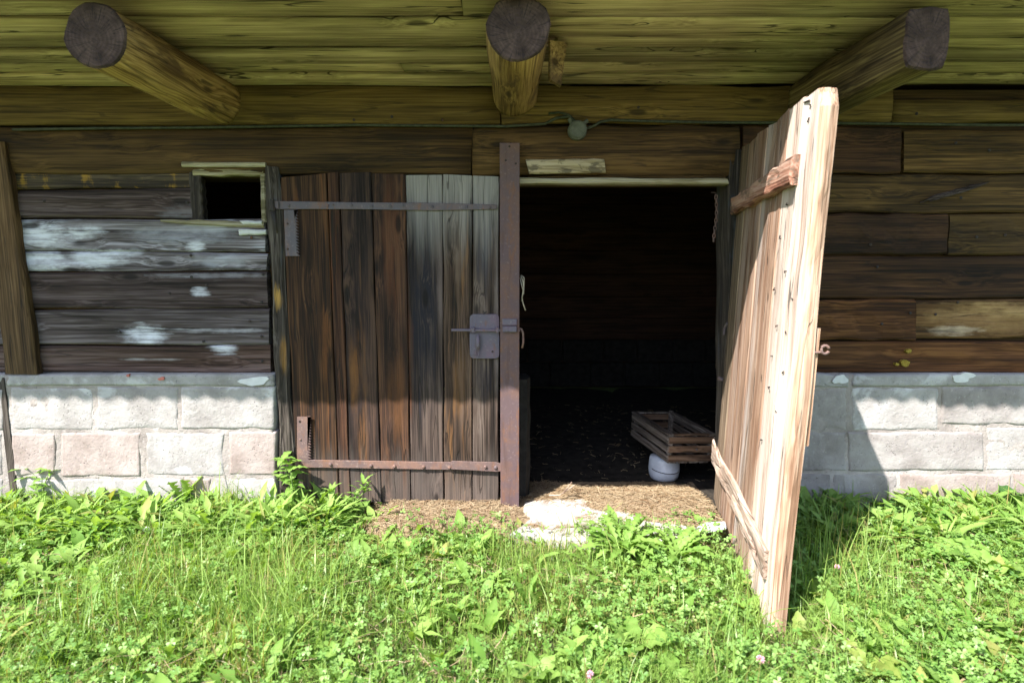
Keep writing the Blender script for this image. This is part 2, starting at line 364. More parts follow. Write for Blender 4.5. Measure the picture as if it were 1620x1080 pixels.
MT['od_edge'] = wood('sawn_door_edge', (0.1728, 0.0952, 0.0578), (0.3312, 0.2176, 0.1496), (0.4320, 0.3264, 0.2516), 'Z', knots=0.2, crack=0.4, var=0.4, bump=0.8)
MT['batten_red'] = wood('worn_red_batten', (0.0975, 0.0360, 0.0216), (0.2400, 0.1224, 0.0828), (0.3450, 0.2232, 0.1728), 'X', knots=0.4, crack=1.0,
                        patches=[((0.0750, 0.0576, 0.0432), 0.54, 0.66, 5.0, 12.0, 0.8)])
MT['brace'] = wood('bleached_brace', (0.1588, 0.1008, 0.0689), (0.2911, 0.2134, 0.1664), (0.3836, 0.3083, 0.2582), 'X', knots=0.8, crack=1.0, bump=0.8)
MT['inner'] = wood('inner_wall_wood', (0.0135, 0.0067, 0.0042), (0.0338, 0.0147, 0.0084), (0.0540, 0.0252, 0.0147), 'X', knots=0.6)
MT['crate'] = wood('crate_wood', (0.0440, 0.0328, 0.0269), (0.1200, 0.0968, 0.0823), (0.2160, 0.1845, 0.1596), 'Y', knots=0.8)
MT['crate_end'] = wood('crate_end_wood', (0.0493, 0.0257, 0.0139), (0.1075, 0.0617, 0.0381), (0.1613, 0.1028, 0.0693), 'X', knots=1.2)
MT['post_steel'] = rusty('rust_painted_steel', (0.0989, 0.0655, 0.0697), (0.1247, 0.0722, 0.0605), (0.1892, 0.1386, 0.1302))
MT['iron'] = rusty('dull_iron', (0.0892, 0.0782, 0.0913), (0.1232, 0.0892, 0.0871), (0.1870, 0.1615, 0.1660), metallic=0.25, rough=0.65)
MT['iron_rust'] = rusty('rusty_iron', (0.125, 0.085, 0.080), (0.19, 0.11, 0.085), (0.28, 0.20, 0.17), metallic=0.2)
MT['lock'] = rusty('purple_grey_lock_plate', (0.1148, 0.1020, 0.1286), (0.1445, 0.1020, 0.1328), (0.2040, 0.1785, 0.1826), metallic=0.2)
MT['black_iron'] = rusty('black_iron', (0.03, 0.027, 0.027), (0.05, 0.035, 0.03), (0.10, 0.08, 0.07), metallic=0.2)
MT['block'] = concrete('cinder_block', (0.1858, 0.1619, 0.1536), (0.2594, 0.2346, 0.2263), (0.3321, 0.3119, 0.2999))
MT['block_pink'] = concrete('pinkish_block', (0.2024, 0.1582, 0.1417), (0.2714, 0.2226, 0.2061), (0.3404, 0.2916, 0.2751))
MT['block_white'] = concrete('limewashed_block', (0.2116, 0.1914, 0.1840), (0.2815, 0.2622, 0.2539), (0.3524, 0.3358, 0.3284), wash=0.35)
MT['mortar'] = concrete('mortar', (0.1900, 0.1633, 0.1519), (0.2700, 0.2376, 0.2205), (0.3800, 0.3465, 0.3332), bump=1.0)
MT['ledge'] = concrete('concrete_ledge', (0.19, 0.175, 0.17), (0.27, 0.255, 0.25), (0.36, 0.345, 0.34), wash=0.3)
MT['lime'] = plain('lime_splash', (0.4960, 0.4960, 0.5040), (0.5760, 0.5760, 0.5840), 30.0, 0.95)
MT['slab'] = concrete('pale_doorstep_concrete', (0.2340, 0.2070, 0.1890), (0.3330, 0.3105, 0.2880), (0.4050, 0.3870, 0.3690), bump=0.9)
MT['red_spot'] = plain('red_paint', (0.38, 0.10, 0.08), (0.45, 0.16, 0.12), 60.0)
MT['lichen'] = plain('yellow_lichen', (0.1820, 0.1190, 0.0160), (0.2940, 0.2170, 0.0400), 90.0, 0.95, 0.8)
MT['straw'] = leafmat('straw', (0.2376, 0.1728, 0.0990), (0.3696, 0.2944, 0.1980), 0.2, (0.1452, 0.0768, 0.0363), 0.6, 0.3)
MT['strawbed'] = plain('trodden_straw', (0.1122, 0.0736, 0.0422), (0.2640, 0.1984, 0.1292), 45.0, 0.95, 1.0)
MT['inner_block'] = plain('dark_inner_block', (0.0088, 0.0080, 0.0076), (0.0200, 0.0184, 0.0172), 18.0, 0.95, 0.6)  # colour darkened so the unlit interior reads near black
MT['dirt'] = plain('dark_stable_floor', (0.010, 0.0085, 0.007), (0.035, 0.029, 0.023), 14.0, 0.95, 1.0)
MT['roof'] = plain('corrugated_sheet', (0.22, 0.21, 0.20), (0.34, 0.33, 0.31), 6.0, 0.85)
MT['bucket'] = plain('scuffed_white_plastic', (0.3570, 0.3825, 0.4420), (0.5270, 0.5610, 0.6290), 11.0, 0.55, 0.1, 0.4)
MT['cable'] = plain('green_grey_cable', (0.022, 0.026, 0.016), (0.05, 0.055, 0.035), 40.0, 0.6)
MT['box_plastic'] = plain('aged_box_plastic', (0.055, 0.06, 0.045), (0.10, 0.105, 0.085), 30.0, 0.6)
MT['twine'] = plain('pale_twine', (0.30, 0.26, 0.19), (0.46, 0.41, 0.32), 80.0, 0.9)
MT['white_chip'] = plain('white_painted_chip', (0.4200, 0.4200, 0.4200), (0.5040, 0.5040, 0.4970), 20.0, 0.7)
MT['grass'] = leafmat('grass_blades', (0.0990, 0.1888, 0.0253), (0.2708, 0.3890, 0.0978), 0.45, rough=0.42, spec=0.45)
MT['clover'] = leafmat('clover_leaves', (0.1042, 0.2231, 0.0403), (0.2604, 0.4061, 0.1207), 0.40, rough=0.45, spec=0.4)
MT['weed'] = leafmat('broad_weed_leaves', (0.1042, 0.2174, 0.0322), (0.2604, 0.3947, 0.0978), 0.42, rough=0.55, spec=0.25)
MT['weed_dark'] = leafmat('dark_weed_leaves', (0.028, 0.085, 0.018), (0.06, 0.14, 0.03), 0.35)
MT['weed_yellow'] = leafmat('yellowing_leaf', (0.1804, 0.2631, 0.0475), (0.3067, 0.3643, 0.0950), 0.45)
MT['stem'] = plain('green_stem', (0.09, 0.15, 0.035), (0.15, 0.21, 0.06), 30.0, 0.6)
MT['pink'] = plain('pink_petals', (0.48, 0.19, 0.26), (0.58, 0.33, 0.38), 90.0)
MT['white_petal'] = plain('white_petals', (0.68, 0.68, 0.64), (0.76, 0.76, 0.72), 90.0)

def ground_mat():
    m, nt, bs, out = base_mat('meadow_ground')
    v = nt.nodes.new('ShaderNodeTexCoord').outputs['Object']
    a = NOISE(nt, v, 2.2, 5.0, 0.6)
    g = NOISE(nt, v, 34.0, 5.0, 0.65)
    far = SS(nt, M(nt, 'ABSOLUTE', N(nt, 'ShaderNodeSeparateXYZ', None, Vector=v).outputs['Y']), 2.6, 3.4)
    soil = RAMP(nt, g, [(0.35, (0.075, 0.085, 0.03)), (0.65, (0.15, 0.165, 0.065))])
    lawn = RAMP(nt, M(nt, 'ADD', M(nt, 'MULTIPLY', a, 0.6), M(nt, 'MULTIPLY', g, 0.4)), [(0.35, (0.10, 0.135, 0.035)), (0.65, (0.17, 0.21, 0.07))])
    nt.links.new(MIX(nt, far, soil, lawn), bs.inputs['Base Color'])
    bs.inputs['Roughness'].default_value = 0.95
    b = N(nt, 'ShaderNodeBump', None, Strength=0.8, Distance=0.02, Height=g)
    nt.links.new(b.outputs[0], bs.inputs['Normal'])
    return m
MT['ground'] = ground_mat()

# ------------------------------------------------------------------ object helpers
def tag(o, label=None, cat=None, group=None, kind=None):
    if label: o['label'] = label
    if cat: o['category'] = cat
    if group: o['group'] = group
    if kind: o['kind'] = kind
    return o

def empty(name, loc=(0, 0, 0), rot=(0, 0, 0)):
    o = bpy.data.objects.new(name, None)
    o.empty_display_size = 0.1
    o.location = loc
    o.rotation_euler = rot
    COL.objects.link(o)
    return o

class MB:
    def __init__(s):
        s.v, s.f = [], []
    def add(s, vs, fs):
        k = len(s.v)
        s.v += [Vector(p) for p in vs]
        s.f += [tuple(i + k for i in f) for f in fs]
        return s
    def box(s, lo, hi):
        (x0, y0, z0), (x1, y1, z1) = lo, hi
        return s.add([(x0,y0,z0),(x1,y0,z0),(x1,y1,z0),(x0,y1,z0),(x0,y0,z1),(x1,y0,z1),(x1,y1,z1),(x0,y1,z1)],
                     [(0,3,2,1),(4,5,6,7),(0,1,5,4),(1,2,6,5),(2,3,7,6),(3,0,4,7)])
    def tube(s, pts, r, m=7, cap=True, rs=None):
        pts = [Vector(p) for p in pts]
        vs, fs = [], []
        ref = Vector((0.13, 0.29, 0.95)).normalized()
        for i, p in enumerate(pts):
            d = (pts[min(i + 1, len(pts) - 1)] - pts[max(i - 1, 0)]).normalized()
            u = d.cross(ref)
            if u.length < 1e-3: u = d.cross(Vector((1, 0, 0)))
            u.normalize()
            w = d.cross(u)
            rr = rs[i] if rs else r
            for k in range(m):
                a = 2 * math.pi * k / m
                vs.append(p + u * rr * math.cos(a) + w * rr * math.sin(a))
        for i in range(len(pts) - 1):
            for k in range(m):
                k2 = (k + 1) % m
                fs.append((i*m+k, i*m+k2, (i+1)*m+k2, (i+1)*m+k))
        if cap:
            fs.append(tuple(range(m - 1, -1, -1)))
            fs.append(tuple((len(pts) - 1) * m + k for k in range(m)))
        return s.add(vs, fs)
    def prism(s, outline, y0, y1):
        """an outline in x, z pushed from y0 (front) back to y1"""
        n = len(outline)
        vs = [(x, y0, z) for x, z in outline] + [(x, y1, z) for x, z in outline]
        fs = [tuple(range(n)), tuple(range(2 * n - 1, n - 1, -1))] + [(i, i + n, (i + 1) % n + n, (i + 1) % n) for i in range(n)]
        return s.add(vs, fs)
    def build(s, name, mat, parent=None, smooth=False, origin=True, bevel=0.0):
        c = Vector((0, 0, 0))
        if origin and s.v:
            lo = Vector(map(min, zip(*s.v))); hi = Vector(map(max, zip(*s.v)))
            c = (lo + hi) / 2
        me = bpy.data.meshes.new(name)
        me.from_pydata([p - c for p in s.v], [], s.f)
        me.validate()
        bm = bmesh.new(); bm.from_mesh(me)
        bmesh.ops.recalc_face_normals(bm, faces=bm.faces)
        if bevel:
            bmesh.ops.bevel(bm, geom=[e for e in bm.edges if len(e.link_faces) == 2 and e.calc_face_angle(0) > 0.6], offset=bevel, segments=1, affect='EDGES')
        bm.to_mesh(me); bm.free()
        if smooth:
            me.polygons.foreach_set('use_smooth', [True] * len(me.polygons))
        me.materials.append(MT[mat] if isinstance(mat, str) else mat)
        o = bpy.data.objects.new(name, me)
        o.location = c
        COL.objects.link(o)
        if parent is not None:
            o.parent = parent
            if parent.type == 'MESH':
                o.location = c - parent.location
        return o

def wave(rng, amp, n=3, lo=0.7, hi=4.5):
    ks = [(rng.uniform(lo, hi), rng.uniform(0, 6.28), amp * rng.uniform(0.3, 1.0) / (k + 1)) for k in range(n)]
    return lambda t: sum(a * math.sin(f * 6.283 * t + p) for f, p, a in ks)

def plank(name, parent, mat, A0, A1, B0, B1, thick, n=10, jit=0.004, seed=0, front=(0, -1, 0), chamfer=0.006, bulge=0.003, endjit=0.006, rounded=0.0):
    """A board between long edges A0-A1 and B0-B1 on its front face; thick goes back from it."""
    rng = random.Random(seed * 7919 + 13)
    A0, A1, B0, B1 = map(Vector, (A0, A1, B0, B1))
    nrm = Vector(front).normalized()
    wa, wb, wf, wf2 = wave(rng, jit), wave(rng, jit), wave(rng, bulge), wave(rng, bulge)
    dirn = ((A1 - A0) + (B1 - B0)).normalized()
    mb = MB()
    vs, fs = [], []
    ea, eb, fa, fb = (rng.uniform(-endjit, endjit) for _ in range(4))
    for i in range(n + 1):
        t = i / n
        a = A0.lerp(A1, t); b = B0.lerp(B1, t)
        if i == 0: a = a + dirn * ea; b = b + dirn * eb
        if i == n: a = a + dirn * fa; b = b + dirn * fb
        cr = (b - a).normalized(); w = (b - a).length
        a = a + cr * wa(t); b = b + cr * wb(t)
        c = min(chamfer * rng.uniform(0.6, 1.5), w * 0.3)
        rd = rounded
        f1, f2 = wf(t), wf2(t)
        vs += [a - nrm * thick,
               a - nrm * (c + rd),
               a + cr * c - nrm * (rd * 0.55),
               a.lerp(b, 0.33) + nrm * (f1 - 0.0),
               a.lerp(b, 0.67) + nrm * (f2 - 0.0),
               b - cr * c - nrm * (rd * 0.55),
               b - nrm * (c + rd),
               b - nrm * thick]
    m = 8
    for i in range(n):
        for k in range(m):
            k2 = (k + 1) % m
            fs.append((i*m+k, (i+1)*m+k, (i+1)*m+k2, i*m+k2))
    fs.append(tuple(range(m))); fs.append(tuple(n*m + k for k in range(m - 1, -1, -1)))
    return mb.add(vs, fs).build(name, mat, parent, smooth=rounded > 0)

def hrow(name, parent, mat, x0, x1, tl, tr, bl, br, Y=0.0, thick=0.06, seed=0, **k):
    """horizontal board measured on the wall: left and right x, top and bottom y at either end"""
    return plank(name, parent, mat, W(x0, tl, Y), W(x1, tr, Y), W(x0, bl, Y), W(x1, br, Y), thick, seed=seed, **k)

def stud(mb, p, r=0.009, h=0.006, m=8, axis=(0, -1, 0)):
    p = Vector(p); a = Vector(axis)
    mb.tube([p, p + a * h * 0.6, p + a * h], r, m, True, [r, r, r * 0.55])
    return mb

def gh(x, y):
    """height of the meadow"""
    d = min(1.0, math.hypot(x * 0.25, (y + 1.5) * 0.3))
    return -0.035 + 0.022 * mnoise.noise(Vector((x * 1.1, y * 1.1, 0.3))) + 0.010 * mnoise.noise(Vector((x * 4.3, y * 4.3, 1.7)))

# ------------------------------------------------------------------ ground
def build_ground():
    xs = [-600, -200, -60, -20, -9] + list(np.linspace(-5, 5, 81)) + [9, 20, 60, 200, 600]
    ys = [-600, -200, -60, -20, -8] + list(np.linspace(-4.5, 0.1, 40)) + [1, 4, 20, 60, 200, 600]
    vs = [(x, y, (gh(x, y) if abs(x) <= 5.01 and -4.6 < y < 0.2 else -0.035) - (0.25 if y > 0.05 and -5.3 < x < 4.0 and y < 3.7 else 0.0)) for y in ys for x in xs]
    nx = len(xs)
    fs = [(j*nx+i, j*nx+i+1, (j+1)*nx+i+1, (j+1)*nx+i) for j in range(len(ys)-1) for i in range(nx-1)]
    o = MB().add(vs, fs).build('ground', 'ground', smooth=True, origin=False)
    tag(o, 'grassy meadow ground in front of the barn', 'ground', kind='structure')
build_ground()

# ------------------------------------------------------------------ the barn
barn = empty('barn', (0, 0, 0))
tag(barn, 'old timber barn on a whitewashed block base under a deep plank eave', 'barn')
SOFFIT_Z = 2.335
X_L, X_R = -5.2, 3.9
TOP_F = W(810, 590).z            # top of the block base
XO0, XO1 = W(822, 540).x, W(1150, 540).x     # the open doorway
XD0 = W(462, 540).x              # left side of the closed leaf's opening
Z_LINT = W(900, 288).z
win_tl, win_br = W(318, 279), W(413, 349)

mb = MB()
yb0, yb1 = 0.065, 0.26
mb.box((X_L, yb0, TOP_F - 0.02), (win_tl.x - 0.13, yb1, SOFFIT_Z))                       # left of the window hole
mb.box((win_tl.x - 0.13, yb0, TOP_F - 0.02), (win_br.x, yb1, win_br.z))                  # under it
mb.box((win_tl.x - 0.13, yb0, win_tl.z), (win_br.x, yb1, SOFFIT_Z))                      # over it
mb.box((win_br.x, yb0, TOP_F - 0.02), (XD0 - 0.02, yb1, SOFFIT_Z))
mb.box((XD0 - 0.02, yb0, Z_LINT), (XO1 + 0.03, yb1, SOFFIT_Z))                    # over the doors
mb.box((XO1 + 0.03, yb0, TOP_F - 0.02), (X_R, yb1, SOFFIT_Z))
wall = mb.build('timber_wall', 'lintel', barn)

rows = [  # name, material, x0, x1, y top left, top right, bottom left, bottom right
    ('log', 'top_log', -640, 790, 134, 134, 198, 196),
    ('log', 'top_log', 792, 1412, 134, 134, 196, 192),
    ('log', 'top_log', 1414, 1850, 155, 156, 193, 193),
    ('log', 'lintel', -640, 746, 201, 199, 273, 276),
    ('log', 'lintel', 748, 1172, 199, 197, 276, 279),
    # left of the doors
    ('plank', 'plank_moss', -640, 300, 277, 269, 301, 297),
    ('plank', 'plank_dark', -640, 303, 304, 299, 348, 344),
    ('plank', 'plank_grey', -640, 421, 350, 346, 394, 399),
    ('plank', 'plank_grey', -640, 422, 396, 400, 432, 428),
    ('plank', 'plank_dark', -640, 423, 434, 430, 489, 487),
    ('plank', 'plank_spot', -640, 425, 492, 489, 547, 545),
    ('plank', 'plank_brown', -640, 427, 549, 547, 590, 588),
    # right of the doorway
    ('plank', 'right_dark', 1176, 1426, 199, 200, 274, 274),
    ('plank', 'right_olive', 1429, 1860, 206, 207, 273, 274),
    ('plank', 'right_olive', 1176, 1860, 277, 276, 336, 337),
    ('plank', 'right_dark', 1176, 1499, 339, 338, 403, 402),
    ('plank', 'right_olive', 1502, 1860, 339, 338, 403, 402),
    ('plank', 'right_dark', 1176, 1860, 406, 405, 472, 471),
    ('plank', 'right_brown', 1176, 1448, 475, 474, 536, 539),
    ('plank', 'right_pale', 1450, 1860, 475, 474, 536, 531),
    ('plank', 'right_brown', 1176, 1860, 541, 540, 589, 589),
]
for i, (nm, mt, x0, x1, tl, tr, bl, br) in enumerate(rows):
    long_ = nm == 'log'
    hrow(nm, wall, mt, x0, x1, tl, tr, bl, br, Y=-0.012 if long_ else 0.0 + 0.004 * (i % 3), thick=0.06, seed=i + 3,
         n=26 if long_ else 16, jit=0.007 if long_ else 0.005, chamfer=0.009, bulge=0.006, rounded=0.012 if long_ else 0.0)
# ragged slot of gouged wood on the right wall
mb = MB()
p0, p1 = W(1455, 318, -0.006), W(1560, 290, -0.006)
for k in range(9):
    t0 = k * 0.075
    a = p0.lerp(p1, t0) + Vector((0, -0.004, 0.006 * math.sin(k * 2.1) - 0.01))
    b = p0.lerp(p1, min(1, t0 + 0.42)) + Vector((0, -0.012 - 0.004 * (k % 3), 0.008 * math.cos(k * 1.7)))
    mb.tube([a, a.lerp(b, 0.5) + Vector((0, -0.005, 0.004)), b], 0.008, 5, True, [0.004, 0.010, 0.003])
mb.build('splintered_wood', 'plank_dark', barn)['label'] = 'grey splinters standing out of the right wall'

for (px, py) in ((398, 376), (302, 404), (327, 451), (303, 438), (268, 464), (190, 525), (395, 508), (414, 532), (322, 540), (416, 434), (414, 478), (415, 571), (60, 560), (296, 320), (70, 318),
                 (1520, 313), (1515, 478), (1480, 497), (1388, 422), (1377, 387), (1545, 375), (1590, 372), (1512, 226), (1565, 238), (1395, 512), (1440, 495), (700, 190), (620, 185), (560, 190), (1010, 170), (1450, 180)):
    stud(MB(), W(px, py, -0.016 if py < 200 else -0.004), 0.008, 0.005, 7).build('nail', 'black_iron', barn)
# lichen on the bottom plank, knot with straw in the right wall
for (px, py, r) in ((1437, 555, 0.017), (1431, 574, 0.026), (1418, 576, 0.012)):
    c = W(px, py, -0.004)
    mb = MB(); n = 14
    rg = random.Random(px)
    out = [(c.x + r * rg.uniform(0.7, 1.15) * math.cos(6.283*k/n), c.z + 0.75 * r * rg.uniform(0.7, 1.15) * math.sin(6.283*k/n)) for k in range(n)]
    mb.prism(out, -0.012, 0.01)
    mb.build('lichen', 'lichen', barn)

# ------------------------------------------------------------------ block base
FY = -0.032
def mortar_face(x0, x1):
    nx_, nz_ = int((x1 - x0) / 0.022), 42
    zb, zt = -0.3, TOP_F - 0.004
    vs = []
    for j in range(nz_ + 1):
        for i in range(nx_ + 1):
            x, z = x0 + (x1 - x0) * i / nx_, zb + (zt - zb) * j / nz_
            y = FY + 0.0015 + 0.004 * mnoise.noise(Vector((x * 7, 3.0, z * 7))) + 0.003 * mnoise.noise(Vector((x * 24, 1.0, z * 24)))
            vs.append((x, y, z))
    fs = [(j*(nx_+1)+i, j*(nx_+1)+i+1, (j+1)*(nx_+1)+i+1, (j+1)*(nx_+1)+i) for j in range(nz_) for i in range(nx_)]
    m_ = MB().add(vs, fs)
    rim = [i for i in range(nx_ + 1)] + [j*(nx_+1)+nx_ for j in range(1, nz_+1)] + [nz_*(nx_+1)+i for i in range(nx_-1, -1, -1)] + [j*(nx_+1) for j in range(nz_-1, 0, -1)]
    k, L = len(m_.v), len(rim)
    m_.v += [Vector((m_.v[q].x, 0.26, m_.v[q].z)) for q in rim]
    m_.f += [(rim[q], k + q, k + (q+1) % L, rim[(q+1) % L]) for q in range(L)]
    return m_.build('block_base', 'mortar', barn, smooth=True)
found = mortar_face(X_L, W(436, 700).x)
found_r = mortar_face(W(1172, 700).x, X_R)

def block(parent, mat, px0, px1, pt, pb, seed, proud=0.0, name='block', rough=0.004):
    rng = random.Random(seed)
    a, b, c, d = W(px0, pt, FY), W(px1, pt, FY), W(px0, pb, FY), W(px1, pb, FY)
    nx = max(4, min(14, int((b.x - a.x) / 0.035))); nz = max(3, min(8, int((a.z - c.z) / 0.035)))
    jw = [wave(rng, 0.004, 3, 0.5, 3.0) for _ in range(4)]
    vs, fs = [], []
    wx_, hz_ = b.x - a.x, a.z - c.z
    def spaced(n_, w_):
        m1, m2 = 0.007 / w_, 0.016 / w_
        return [0.0, m1] + [m2 + (1 - 2 * m2) * q / (n_ - 4) for q in range(n_ - 3)] + [1 - m1, 1.0]
    nx, nz = nx + 4, nz + 4
    S_, T_ = spaced(nx, wx_), spaced(nz, hz_)
    for j in range(nz + 1):
        for i in range(nx + 1):
            s, t = S_[i], T_[j]
            p = a.lerp(b, s).lerp(c.lerp(d, s), t)
            e = min(i, nx - i, j, nz - j)
            x = p.x + (jw[0](t) if i < 2 else jw[1](t) if i > nx - 2 else 0)
            z = p.z + (jw[2](s) if j < 2 else jw[3](s) if j > nz - 2 else 0)
            y = FY - 0.001 - proud + (0.006 if e < 0.5 else 0.0)
            y += rough * 0.7 * mnoise.noise(Vector((x * 9, z * 9, seed))) + rough * 0.5 * mnoise.noise(Vector((x * 26, z * 26, seed)))
            if e < 1.5:
                y += 0.009 * max(0.0, mnoise.noise(Vector((x * 14, z * 14, seed + 5))))
            vs.append((x, y, z))
    w = nx + 1
    fs += [(j*w+i, j*w+i+1, (j+1)*w+i+1, (j+1)*w+i) for j in range(nz) for i in range(nx)]
    k = len(vs)
    rim = [i for i in range(w)] + [j*w+nx for j in range(1, nz+1)] + [nz*w+i for i in range(nx-1, -1, -1)] + [j*w for j in range(nz-1, 0, -1)]
    vs += [(vs[q][0], 0.03, vs[q][2]) for q in rim]
    L = len(rim)
    fs += [(rim[q], rim[(q+1) % L], k + (q+1) % L, k + q) for q in range(L)]
    return MB().add(vs, fs).build(name, mat, parent, smooth=True)

BL = [  # material, x0, x1, top, bottom
    ('ledge', -200, 8, 592, 612), ('ledge', 12, 433, 592, 610),
    ('block', -190, 6, 614, 680), ('block_white', 17, 148, 613, 680), ('block_white', 153, 282, 612, 679), ('block_white', 287, 434, 612, 678),
    ('block', -150, 4, 684, 752), ('block_pink', 19, 88, 685, 752), ('block_pink', 97, 222, 684, 753), ('block_white', 231, 354, 684, 752), ('block_pink', 363, 436, 682, 751),
    ('block', -160, 5, 757, 835), ('block_white', 18, 175, 757, 835), ('block_white', 180, 288, 757, 835), ('block_pink', 292, 334, 756, 835), ('block_white', 338, 437, 755, 835),
    # right
    ('ledge', 1176, 1342, 592, 612), ('ledge', 1349, 1840, 592, 610),
    ('block', 1176, 1340, 614, 681), ('block_white', 1348, 1484, 613, 680), ('block', 1489, 1622, 612, 671), ('block', 1627, 1840, 612, 672),
    ('block', 1176, 1338, 683, 744), ('block', 1342, 1556, 683, 744), ('block_white', 1560, 1700, 675, 744), ('block', 1704, 1840, 675, 744),
    ('block', 1176, 1314, 750, 830), ('block', 1318, 1420, 749, 830), ('block_pink', 1424, 1600, 749, 830), ('block_pink', 1604, 1840, 748, 830),
]
for i, (mt, x0, x1, t, b) in enumerate(BL):
    block(found if x1 < 700 else found_r, mt, x0, x1, t, b, i + 11, proud=0.002 * (i % 3) + (0.004 if mt == 'ledge' else 0.0), name='ledge' if mt == 'ledge' else 'block')

def splat(px, py, w, h, mat, name, Y, seed, parent):
    rg = random.Random(seed); n = 18
    c = W(px, py, Y)
    ph = [rg.uniform(0, 6.28) for _ in range(3)]
    out = []
    for k in range(n):
        a = 6.283 * k / n
        r = 1 + 0.22 * math.sin(2*a+ph[0]) + 0.14 * math.sin(3*a+ph[1]) + 0.1 * math.sin(5*a+ph[2])
        out.append((c.x + w * r * math.cos(a), c.z + h * r * math.sin(a)))
    m_ = MB(); m_.prism(out, Y, Y + 0.02)
    return m_.build(name, mat, parent)
splat(402, 603, 0.07, 0.028, 'lime', 'lime_splash', FY - 0.016, 1, found)
splat(1524, 597, 0.06, 0.026, 'lime', 'lime_splash', FY - 0.017, 2, found_r)
splat(1330, 600, 0.035, 0.03, 'lime', 'lime_splash', FY - 0.017, 3, found_r)
for (px, py, s) in ((255, 599, 0.016), (202, 594, 0.010)):
    splat(px, py, s, s * 0.6, 'red_spot', 'red_spot', FY - 0.016, px, found)
# cracks of crumbled mortar along the bed joint are the recessed joints themselves; a dark strip stands for the shaded gap at the corner post
MB().box((W(4, 600).x, FY - 0.004, -0.1), (W(15, 600).x, FY + 0.02, TOP_F - 0.02)).build('corner_gap_strip', 'jamb', barn)

# ------------------------------------------------------------------ corner post, jambs, window, posts
plank('corner_post', barn, 'corner_post', W(6, 590, -0.045), W(-38, 225, -0.045), W(59, 591, -0.045), W(5, 225, -0.045), 0.045, n=14, seed=71, jit=0.006, chamfer=0.01)
plank('door_jamb', barn, 'jamb', W(444, 790, -0.03), W(419, 262, -0.03), W(468, 790, -0.03), W(442, 266, -0.03), 0.12, n=18, seed=72, jit=0.009, chamfer=0.012, bulge=0.008)
plank('door_jamb', barn, 'jamb', W(1150, 800, -0.01), W(1153, 238, -0.01), W(1174, 800, -0.01), W(1176, 238, -0.01), 0.2, n=14, seed=73, jit=0.004, chamfer=0.008)

wf = plank('window_lintel', barn, 'thin_board', W(287, 256, -0.03), W(420, 257, -0.03), W(287, 264, -0.03), W(420, 264, -0.03), 0.09, n=8, seed=80, jit=0.002)
plank('window_rail', wf, 'thin_board', W(304, 266, -0.008), W(417, 267, -0.008), W(304, 278, -0.008), W(417, 277, -0.008), 0.06, n=8, seed=81, jit=0.003)
plank('window_jamb', wf, 'jamb', W(303, 350, -0.004), W(298, 268, -0.004), W(322, 349, -0.004), W(317, 278, -0.004), 0.2, n=8, seed=82, jit=0.004, front=(0.35, -1, 0))
plank('window_jamb', wf, 'thin_board', W(413, 350, -0.004), W(411, 278, -0.004), W(421, 350, -0.004), W(419, 270, -0.004), 0.2, n=8, seed=83, jit=0.002)
plank('window_sill', wf, 'thin_board', W(252, 347, -0.018), W(416, 350, -0.018), W(255, 351, -0.018), W(416, 361, -0.018), 0.16, n=8, seed=84, jit=0.003)
plank('plaster_chip', wf, 'white_chip', W(377, 363, -0.02), W(419, 363, -0.02), W(377, 372, -0.02), W(419, 371, -0.02), 0.03, n=3, seed=85, jit=0.002)
plank('plaster_chip', wf, 'white_chip', W(378, 349, -0.024), W(415, 349, -0.024), W(384, 355, -0.024), W(413, 355, -0.024), 0.03, n=3, seed=86, jit=0.002)

# steel post between the leaves: a channel, open to the back
pt, pbm = W(806, 226, -0.075), W(805, 800, -0.075)
xl, xr = pt.x - 0.052, pt.x + 0.054
z0, z1 = pbm.z - 0.12, pt.z
mb = MB()
prof = [(xl, -0.075), (xr, -0.075), (xr, 0.05), (xr - 0.008, 0.05), (xr - 0.008, -0.066), (xl + 0.008, -0.066), (xl + 0.008, 0.05), (xl, 0.05)]
nn = len(prof)
mb.add([(x, y, z0) for x, y in prof] + [(x, y, z1) for x, y in prof], [(i, (i+1) % nn, (i+1) % nn + nn, i + nn) for i in range(nn)] + [tuple(range(nn)), tuple(range(2*nn-1, nn-1, -1))])
post = mb.build('steel_post', 'post_steel', barn, bevel=0.002)
post['label'] = 'rust-brown steel channel post between the two doors'
for (px, py) in ((806, 232), (800, 254), (816, 259)):
    stud(MB(), W(px, py, -0.074), 0.006, 0.004).build('bolt_hole', 'black_iron', post)
# keeper riveted on the post, staple round its edge
k0, k1 = W(794, 504, -0.078), W(818, 525, -0.078)
MB().box((k0.x, -0.090, (k0.z + k1.z) / 2), (k1.x, -0.0755, k0.z)).build('keeper', 'lock', post, bevel=0.004)
MB().box((k0.x + 0.004, -0.098, k1.z), (k1.x, -0.0755, (k0.z + k1.z) / 2 - 0.003)).build('keeper', 'lock', post, bevel=0.005)
c = W(822, 522, -0.06)
MB().tube([c + Vector((-0.004, 0, 0.01)), c + Vector((0.012, 0, 0.004)), c + Vector((0.020, 0, -0.02)), c + Vector((0.021, 0, -0.07)), c + Vector((0.014, 0, -0.10))], 0.006, 7).build('staple', 'iron_rust', post, smooth=True)

